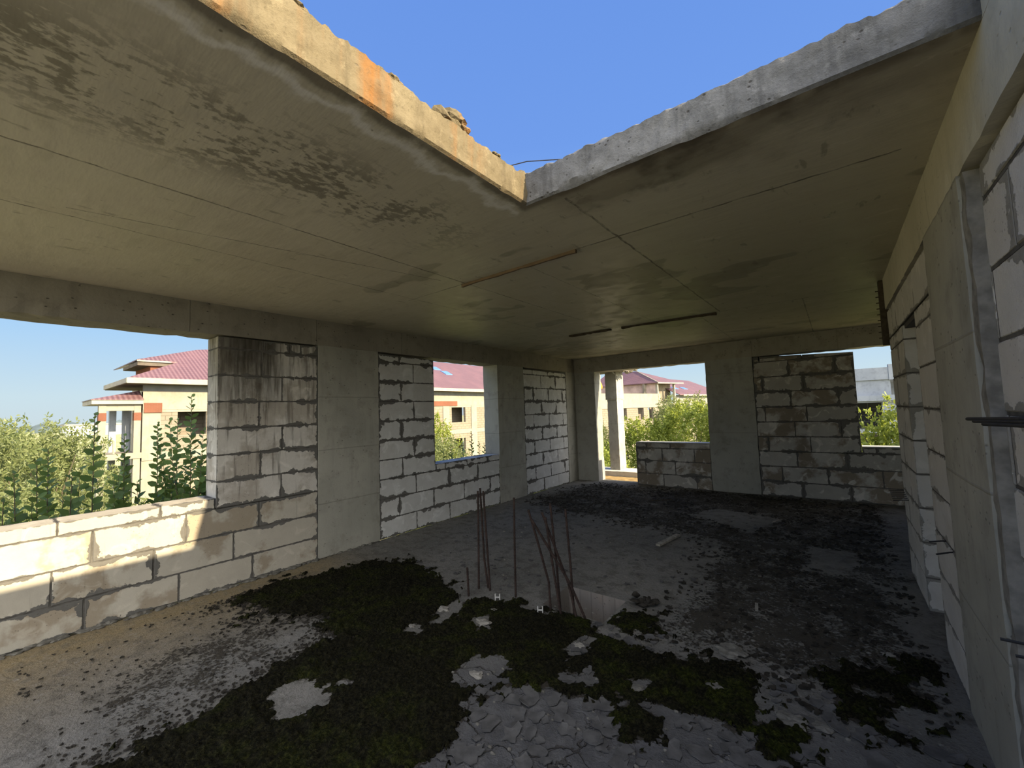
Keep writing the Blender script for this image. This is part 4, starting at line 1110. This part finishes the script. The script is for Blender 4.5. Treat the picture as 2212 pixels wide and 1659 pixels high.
# ------------------------------------------------------------------ plants
def leaves_mesh(name, P, Dn, L, Wd, mat, seed=0, shape=(.35,.5)):
    """P: points, Dn: leaf directions, L: lengths. Each leaf two quads folded along its midrib plus a tip"""
    rng = np.random.default_rng(seed); n = len(P)
    P = np.asarray(P, float); Dn = np.asarray(Dn, float); Dn /= np.linalg.norm(Dn, axis=1)[:, None]+1e-9
    L = np.asarray(L, float)[:, None]
    r = rng.normal(size=(n, 3)); r[:, 2] *= .5
    S = np.cross(Dn, r); S /= np.linalg.norm(S, axis=1)[:, None]+1e-9
    Nn = np.cross(S, Dn)
    w = L*Wd
    fold = .22
    droop = -.12*L*np.array([[0, 0, 1.]])
    v0 = P; v1 = P+Dn*L*shape[0]+S*w+Nn*w*fold; v2 = P+Dn*L*.5-Nn*w*.05; v3 = P+Dn*L*shape[0]-S*w+Nn*w*fold
    v4 = P+Dn*L+droop
    v5 = P+Dn*L*.72+S*w*.72+Nn*w*fold*.7+droop*.4; v6 = P+Dn*L*.72-S*w*.72+Nn*w*fold*.7+droop*.4
    V = np.stack([v0,v1,v2,v3,v4,v5,v6], 1).reshape(-1, 3)
    base = np.arange(n)[:, None]*7
    F = np.concatenate([base+np.array([[0,1,5,2]]), base+np.array([[0,2,6,3]]), base+np.array([[2,5,4,6]])], 0)
    me = bpy.data.meshes.new(name)
    me.vertices.add(len(V)); me.vertices.foreach_set('co', V.astype(np.float32).ravel())
    nf = len(F); me.loops.add(nf*4); me.loops.foreach_set('vertex_index', F.astype(np.int32).ravel())
    me.polygons.add(nf); me.polygons.foreach_set('loop_start', np.arange(nf, dtype=np.int32)*4)
    me.update(); me.validate(); me.materials.append(mat)
    return me

def bush_meshes(seed, R, Hh, shoots, per, leaf, wd, mat, stems=7, low=.1):
    """a rounded bush of upward shoots; returns foliage mesh and stem mesh, standing on z=0"""
    rnd = random.Random(seed); P = []; Dn = []; L = []
    mb = MB()
    for k in range(stems):
        a = rnd.uniform(0, 2*PI); rr = R*rnd.uniform(.3, .75); hh = Hh*rnd.uniform(.6, .85)
        mb.tube([(rnd.uniform(-.1,.1), rnd.uniform(-.1,.1), -.05), (rr*.35*math.cos(a), rr*.35*math.sin(a), hh*.45), (rr*math.cos(a), rr*math.sin(a), hh)], [.06*Hh/5, .04*Hh/5, .01], 6)
    for k in range(shoots):
        u = rnd.random(); a = rnd.uniform(0, 2*PI); zf = low+(1-low)*rnd.random()**.8
        prof = math.sqrt(max(0., 1-((zf-.42)/.62)**2))
        rr = R*prof*math.sqrt(rnd.uniform(.35, 1.))*(1+.18*math.sin(a*3+seed)+.1*math.sin(a*7+seed*2))
        p = Vector((rr*math.cos(a), rr*math.sin(a), zf*Hh*(.94+.06*math.sin(a*4+seed))))
        d = Vector((math.cos(a)*(.55-.3*zf), math.sin(a)*(.55-.3*zf), .55+.5*zf)); d += Vector((rnd.gauss(0,.25), rnd.gauss(0,.25), rnd.gauss(0,.2))); d.normalize()
        ln = rnd.uniform(.45, .95)*min(1.4, Hh/4.5)
        for j in range(per):
            t = rnd.random()*ln
            q = p-d*ln*.4+d*t+Vector((rnd.gauss(0,.03), rnd.gauss(0,.03), rnd.gauss(0,.03)))
            ld = d*rnd.uniform(.2,.9)+Vector((rnd.gauss(0,.6), rnd.gauss(0,.6), rnd.gauss(0,.45)))
            P.append(q); Dn.append(ld); L.append(leaf*rnd.uniform(.6, 1.2))
    fm = leaves_mesh('foliage', P, Dn, L, wd, mat, seed)
    return fm, mb
def plant_obj(name, loc, fm, stem_me, label, cat, group=None, s=1., rz=0., sz=1.):
    r = empty(name, loc); tag(r, label, cat, group); r.rotation_euler = (0,0,rz); r.scale = (s, s, s*sz)
    f = bpy.data.objects.new('foliage', fm); COL.objects.link(f); f.parent = r
    t = bpy.data.objects.new('stem', stem_me); COL.objects.link(t); t.parent = r
    return r
def stem_mesh(mb):
    me = bpy.data.meshes.new('stem'); me.from_pydata(mb.v, [], mb.f); me.materials.append(BARK); return me
fmA, sA = bush_meshes(11, 2.5, 5.3, 680, 27, .16, .16, LEAF_WILLOW); sA = stem_mesh(sA)
fmB, sB_ = bush_meshes(12, 2.3, 5.0, 640, 27, .15, .17, LEAF_WILLOW); sB_ = stem_mesh(sB_)
fmC, sC_ = bush_meshes(13, 2.2, 4.6, 640, 26, .15, .22, LEAF_FRESH); sC_ = stem_mesh(sC_)
fmD, sD_ = bush_meshes(14, 1.6, 4.4, 420, 22, .12, .22, LEAF_DEEP); sD_ = stem_mesh(sD_)
gw = 'willow bushes below the left opening'
for k, (x, y, s, r, sz_, fm, sm_, lab) in enumerate((
   (-14.0, 1.05, .74, .3, 1.36, fmA, sA, 'tallest pale willow bush in the left opening, topping the horizon'),
   (-13.0, -.95, .80, 1.7, 1.10, fmB, sB_, 'pale willow bush at the far left edge of the left opening'),
   (-18.0, 1.55, .62, 2.9, 1.55, fmB, sB_, 'pale willow bush right next to the white porch columns'),
   (-9.2, .15, .62, 4.1, 1.22, fmA, sA, 'lower pale willow bush just behind the dark saplings'),
   (-21.5, .2, .80, 5.1, 1.25, fmA, sA, 'hazy willow bush rearmost in the left opening'),
   (-10.2, 1.75, .42, .9, 1.3, fmB, sB_, 'small willow bush low in front of the porch foot'))):
    plant_obj('willow_bush', (x, y, GZ), fm, sm_, lab, 'bush', gw, s, r, sz_)
plant_obj('dark_bush', (-28.6, 5.15, GZ), fmD, sD_, 'dark green bush between the porch columns', 'bush', None, .50, .4, 1.3)
plant_obj('dark_bush', (-20.5, 6.0, GZ), fmD, sD_, 'dark green bush at the foot of the red-roofed house', 'bush', None, .5, 2.)
gb = 'sunlit bushes behind the back doorway'
for x, y, s, r, fm, sm_, lab in (
   (-1.3, 24.0, 1.14, .2, fmC, sC_, 'bright green bush filling the right side of the doorway view'),
   (-4.0, 23.0, .97, 1.4, fmC, sC_, 'bright green bush in the middle of the doorway view'),
   (-9.5, 27.0, .90, 2.6, fmB, sB_, 'grey green willow behind the bright doorway bushes'),
   (-3.4, 29.5, 1.10, 3.6, fmA, sA, 'taller grey green willow rearmost in the doorway view'),
   (-3.3, 16.2, .74, 4.4, fmC, sC_, 'low bright bush beside the balcony post'),
   (-7.4, 21.0, .80, 5.2, fmD, sD_, 'darker bush left of the balcony post')):
    plant_obj('doorway_bush', (x, y, GZ), fm, sm_, lab, 'bush', gb, s, r)
plant_obj('window_bush', (-17.5, 18.2, GZ), fmC, sC_, 'sunlit bush left in the left wall window, against the pale facade', 'bush', None, 1.05, .5, 1.08)
plant_obj('window_bush', (-12.5, 15.3, GZ), fmB, sB_, 'low grey green bush behind the window saplings', 'bush', None, .80, 1.9)
plant_obj('yellow_bush', (6.5, 14.8, GZ), fmC, sC_, 'yellow green bush in the far right window', 'bush', None, .82, .8, 1.33)
plant_obj('dark_bush', (4.6, 17.0, GZ), fmD, sD_, 'dark bush low in the far right window', 'bush', None, .84, 1.1)

rng_ = random.Random(77)
def undergrowth(name, n, x0, x1, y0, y1, hmax, leaf, mat, seed, label):
    P = []; Dn = []; L = []
    for k in range(n):
        x, y = rng_.uniform(x0, x1), rng_.uniform(y0, y1)
        h = hmax*max(.15, .55+.6*mnoise.noise(Vector((x*.5, y*.5, seed))))*rng_.random()**.5
        P.append((x, y, GZ+h)); Dn.append((rng_.gauss(0,.6), rng_.gauss(0,.6), rng_.uniform(.1,1.))); L.append(leaf*rng_.uniform(.6,1.3))
    o = bpy.data.objects.new(name, leaves_mesh(name, P, Dn, L, .16, mat, seed)); COL.objects.link(o)
    tag(o, label, 'undergrowth', kind='stuff')
undergrowth('undergrowth', 42000, -25.5, -1.0, -7, 9, 1.7, .26, LEAF_WILLOW, 1, 'weedy green undergrowth between the willow bushes')
undergrowth('undergrowth', 26000, -14, 8.5, 11.5, 19.4, 1.5, .26, LEAF_FRESH, 2, 'bright weedy undergrowth below the doorway bushes')
def sapling(x, y, top, seed, label, lean=(0.,0.), group=None, leaf=.095, shoots=3, n=46, mat=LEAF_SAP, base=None, wd=.24):
    """upright young goat willow: tapered stem, side shoots, leaves set spirally"""
    rnd = random.Random(seed); z0 = GZ if base is None else base
    Ht = top-z0
    r = empty('sapling', (x, y, z0)); tag(r, label, 'sapling', group)
    mb = MB(); P = []; Dn = []; L = []
    def shoot(p0, p1, p2, rad, cnt, tlo):
        pts = [p0.lerp(p1, t).lerp(p1.lerp(p2, t), t) for t in [i/10 for i in range(11)]]
        mb.tube(pts, [rad*(1-.8*i/10) for i in range(11)], 6)
        for j in range(cnt):
            t = tlo+(1-tlo)*(j+.5)/cnt
            q = p0.lerp(p1, t).lerp(p1.lerp(p2, t), t); ax = ((p2-p1)*t+(p1-p0)*(1-t)).normalized()
            a = j*2.4+rnd.uniform(-.3,.3); o = ax.orthogonal().normalized(); o2 = ax.cross(o)
            side = o*math.cos(a)+o2*math.sin(a)
            up = .75+.35*t
            d = side*rnd.uniform(.75,1.)+ax*up*.75
            P.append(q); Dn.append(d); L.append(leaf*rnd.uniform(.75,1.15)*(1.0 if t < .9 else 1-.45*(t-.9)/.1))
    tipx = Vector((lean[0], lean[1], Ht))
    shoot(Vector((0,0,-.05)), Vector((lean[0]*.2, lean[1]*.2, Ht*.5)), tipx, .016, int(n*1.25), .60)
    for k in range(shoots*2):
        a = rnd.uniform(0, 2*PI); zb = Ht*rnd.uniform(.5,.74); zt = Ht*rnd.uniform(.78,.95); d = rnd.uniform(.10,.34)
        b0 = Vector((lean[0]*.4, lean[1]*.4, zb)); b2 = Vector((lean[0]*.5+d*math.cos(a), lean[1]*.5+d*math.sin(a), zt))
        b1 = (b0+b2)/2+Vector((math.cos(a)*.08, math.sin(a)*.08, -.05))
        shoot(b0, b1, b2, .008, int(n*.5), .12)
    f = bpy.data.objects.new('foliage', leaves_mesh('foliage', P, Dn, L, wd, mat, seed)); COL.objects.link(f); f.parent = r
    mb.build('stem', BARK, r)
    return r
gs = 'leafy saplings outside the left opening'
for k, (x, y, top, lx, ly, nsh, n, lab) in enumerate((
   (-1.3,.36,1.19,0,-.14,3,56,'dark sapling leaning left, nearest the left frame edge'),
   (-1.5,.46,1.28,0,-.09,2,50,'thin sapling with a bare dark stem, second from the left frame edge'),
   (-1.9,.53,1.38,0,-.06,5,66,'bushy dark sapling in front of the pale willow bushes'),
   (-1.35,.58,1.15,0,.02,4,56,'short leafy sapling left of the white porch columns'),
   (-1.6,.79,1.73,0,-.01,1,50,'tall slender sapling standing right before the left porch column'),
   (-2.2,1.16,1.48,0,-.04,4,60,'dense sapling before the dark gap of the porch'),
   (-2.2,1.47,1.61,0,-.03,4,60,'pointed sapling before the pale block wall, left of the far window'),
   (-2.6,1.74,1.66,0,.0,3,60,'sapling rising before the left jamb of the far window'),
   (-2.0,1.76,1.96,0,-.02,4,66,'tallest sapling, its tip crossing the far window of the red-roofed house'),
   (-1.45,1.93,1.45,0,-.02,2,50,'sapling half hidden by the block pier at the opening edge'),
   (-1.1,.16,.96,0,.0,2,46,'low sapling cut by the left frame edge'))):
    sapling(x, y, top, 30+k, lab, (lx, ly), gs, .125, nsh, n, wd=.29)
gs2 = 'saplings outside the left wall window'
for k, (x, y, top, nsh, n, lab) in enumerate((
   (-1.8,6.9,1.19,0,40,'tallest thin sapling in the left wall window'),
   (-2.2,7.58,.90,1,44,'sapling behind the tall thin one in the left wall window'),
   (-1.6,7.10,.93,1,40,'rightmost sapling in the left wall window'),
   (-1.6,6.07,.95,4,50,'bushy sapling in the left wall window, centre left'),
   (-2.0,6.22,.84,4,50,'lowest bushy sapling at the left jamb of the left wall window'),
   (-2.6,7.42,.88,3,44,'bright sapling low in the middle of the left wall window'))):
    sapling(x, y, top, 60+k, lab, (0, 0), gs2, .11, nsh, n)
# ------------------------------------------------------------------ light
SUN = Vector((5.215,.615,2.5)).normalized()
sun = bpy.data.lights.new('sun', 'SUN'); sun.energy = 13.5; sun.angle = math.radians(.55); sun.color = (1.,.82,.54)
so = bpy.data.objects.new('sun', sun); COL.objects.link(so)
so.rotation_euler = SUN.to_track_quat('Z', 'Y').to_euler(); so.location = (20,5,15)

w = bpy.data.worlds.new('sky'); SC.world = w; w.use_nodes = True
nt = w.node_tree; N = nt.nodes; Lk = nt.links
tc = N.new('ShaderNodeTexCoord'); sx = N.new('ShaderNodeSeparateXYZ'); Lk.new(tc.outputs['Generated'], sx.inputs[0])
rp = N.new('ShaderNodeValToRGB'); Lk.new(sx.outputs[2], rp.inputs[0])
e = rp.color_ramp.elements
stops = [(0.,(.62,.73,.78)),(.05,(.60,.76,.84)),(.16,(.42,.66,.93)),(.32,(.27,.50,.93)),(.55,(.165,.34,.83)),(1.,(.12,.27,.74))]
e[0].position, e[0].color = stops[0][0], (*stops[0][1], 1); e[1].position, e[1].color = stops[-1][0], (*stops[-1][1], 1)
for p_, c_ in stops[1:-1]:
    q_ = e.new(p_); q_.color = (*c_, 1)
dt = N.new('ShaderNodeVectorMath'); dt.operation = 'DOT_PRODUCT'; Lk.new(tc.outputs['Generated'], dt.inputs[0])
fill_dir = Vector((.86,-.36,.36)).normalized(); dt.inputs[1].default_value = tuple(fill_dir)  # bright patch added to the unseen sky as fill for the interior
mr = N.new('ShaderNodeMapRange'); mr.interpolation_type = 'SMOOTHSTEP'; Lk.new(dt.outputs['Value'], mr.inputs[0])
mr.inputs[1].default_value = .15; mr.inputs[2].default_value = 1.; mr.inputs[3].default_value = 0.; mr.inputs[4].default_value = 4.6
ad = N.new('ShaderNodeMix'); ad.data_type = 'RGBA'; ad.blend_type = 'ADD'; ad.inputs[0].default_value = 1.
sc_ = N.new('ShaderNodeVectorMath'); sc_.operation = 'SCALE'; sc_.inputs[0].default_value = (1.,.93,.80); Lk.new(mr.outputs[0], sc_.inputs['Scale'])
Lk.new(rp.outputs[0], ad.inputs[6]); Lk.new(sc_.outputs[0], ad.inputs[7])
bg = N['Background']; Lk.new(ad.outputs[2], bg.inputs['Color']); bg.inputs['Strength'].default_value = 1.0

# ------------------------------------------------------------------ camera
f_px = 896.6; yaw, pit, rol = map(math.radians, (-37.843, 3.863, -1.9365))
Fv = Vector((math.sin(yaw)*math.cos(pit), math.cos(yaw)*math.cos(pit), math.sin(pit)))
Rv = Fv.cross(Vector((0,0,1))).normalized(); Uv = Rv.cross(Fv)
R2 = Rv*math.cos(rol)+Uv*math.sin(rol); U2 = -Rv*math.sin(rol)+Uv*math.cos(rol)
cam = bpy.data.cameras.new('camera'); co = bpy.data.objects.new('camera', cam); COL.objects.link(co)
cam.sensor_fit = 'HORIZONTAL'; cam.sensor_width = 36.; cam.lens = f_px/2212*36; cam.clip_start = .05; cam.clip_end = 3000
co.matrix_world = Matrix(((R2.x,U2.x,-Fv.x,4.778),(R2.y,U2.y,-Fv.y,0.),(R2.z,U2.z,-Fv.z,1.6),(0,0,0,1)))
SC.camera = co

SC.view_settings.view_transform = 'Standard'; SC.view_settings.look = 'None'
SC.view_settings.exposure = 0.0; SC.view_settings.gamma = 1.0; SC.view_settings.use_curve_mapping = False
SC.cycles.use_denoising = True; SC.cycles.adaptive_threshold = .02
SC.cycles.max_bounces = 8; SC.cycles.diffuse_bounces = 6
SC.cycles.sample_clamp_indirect = 8
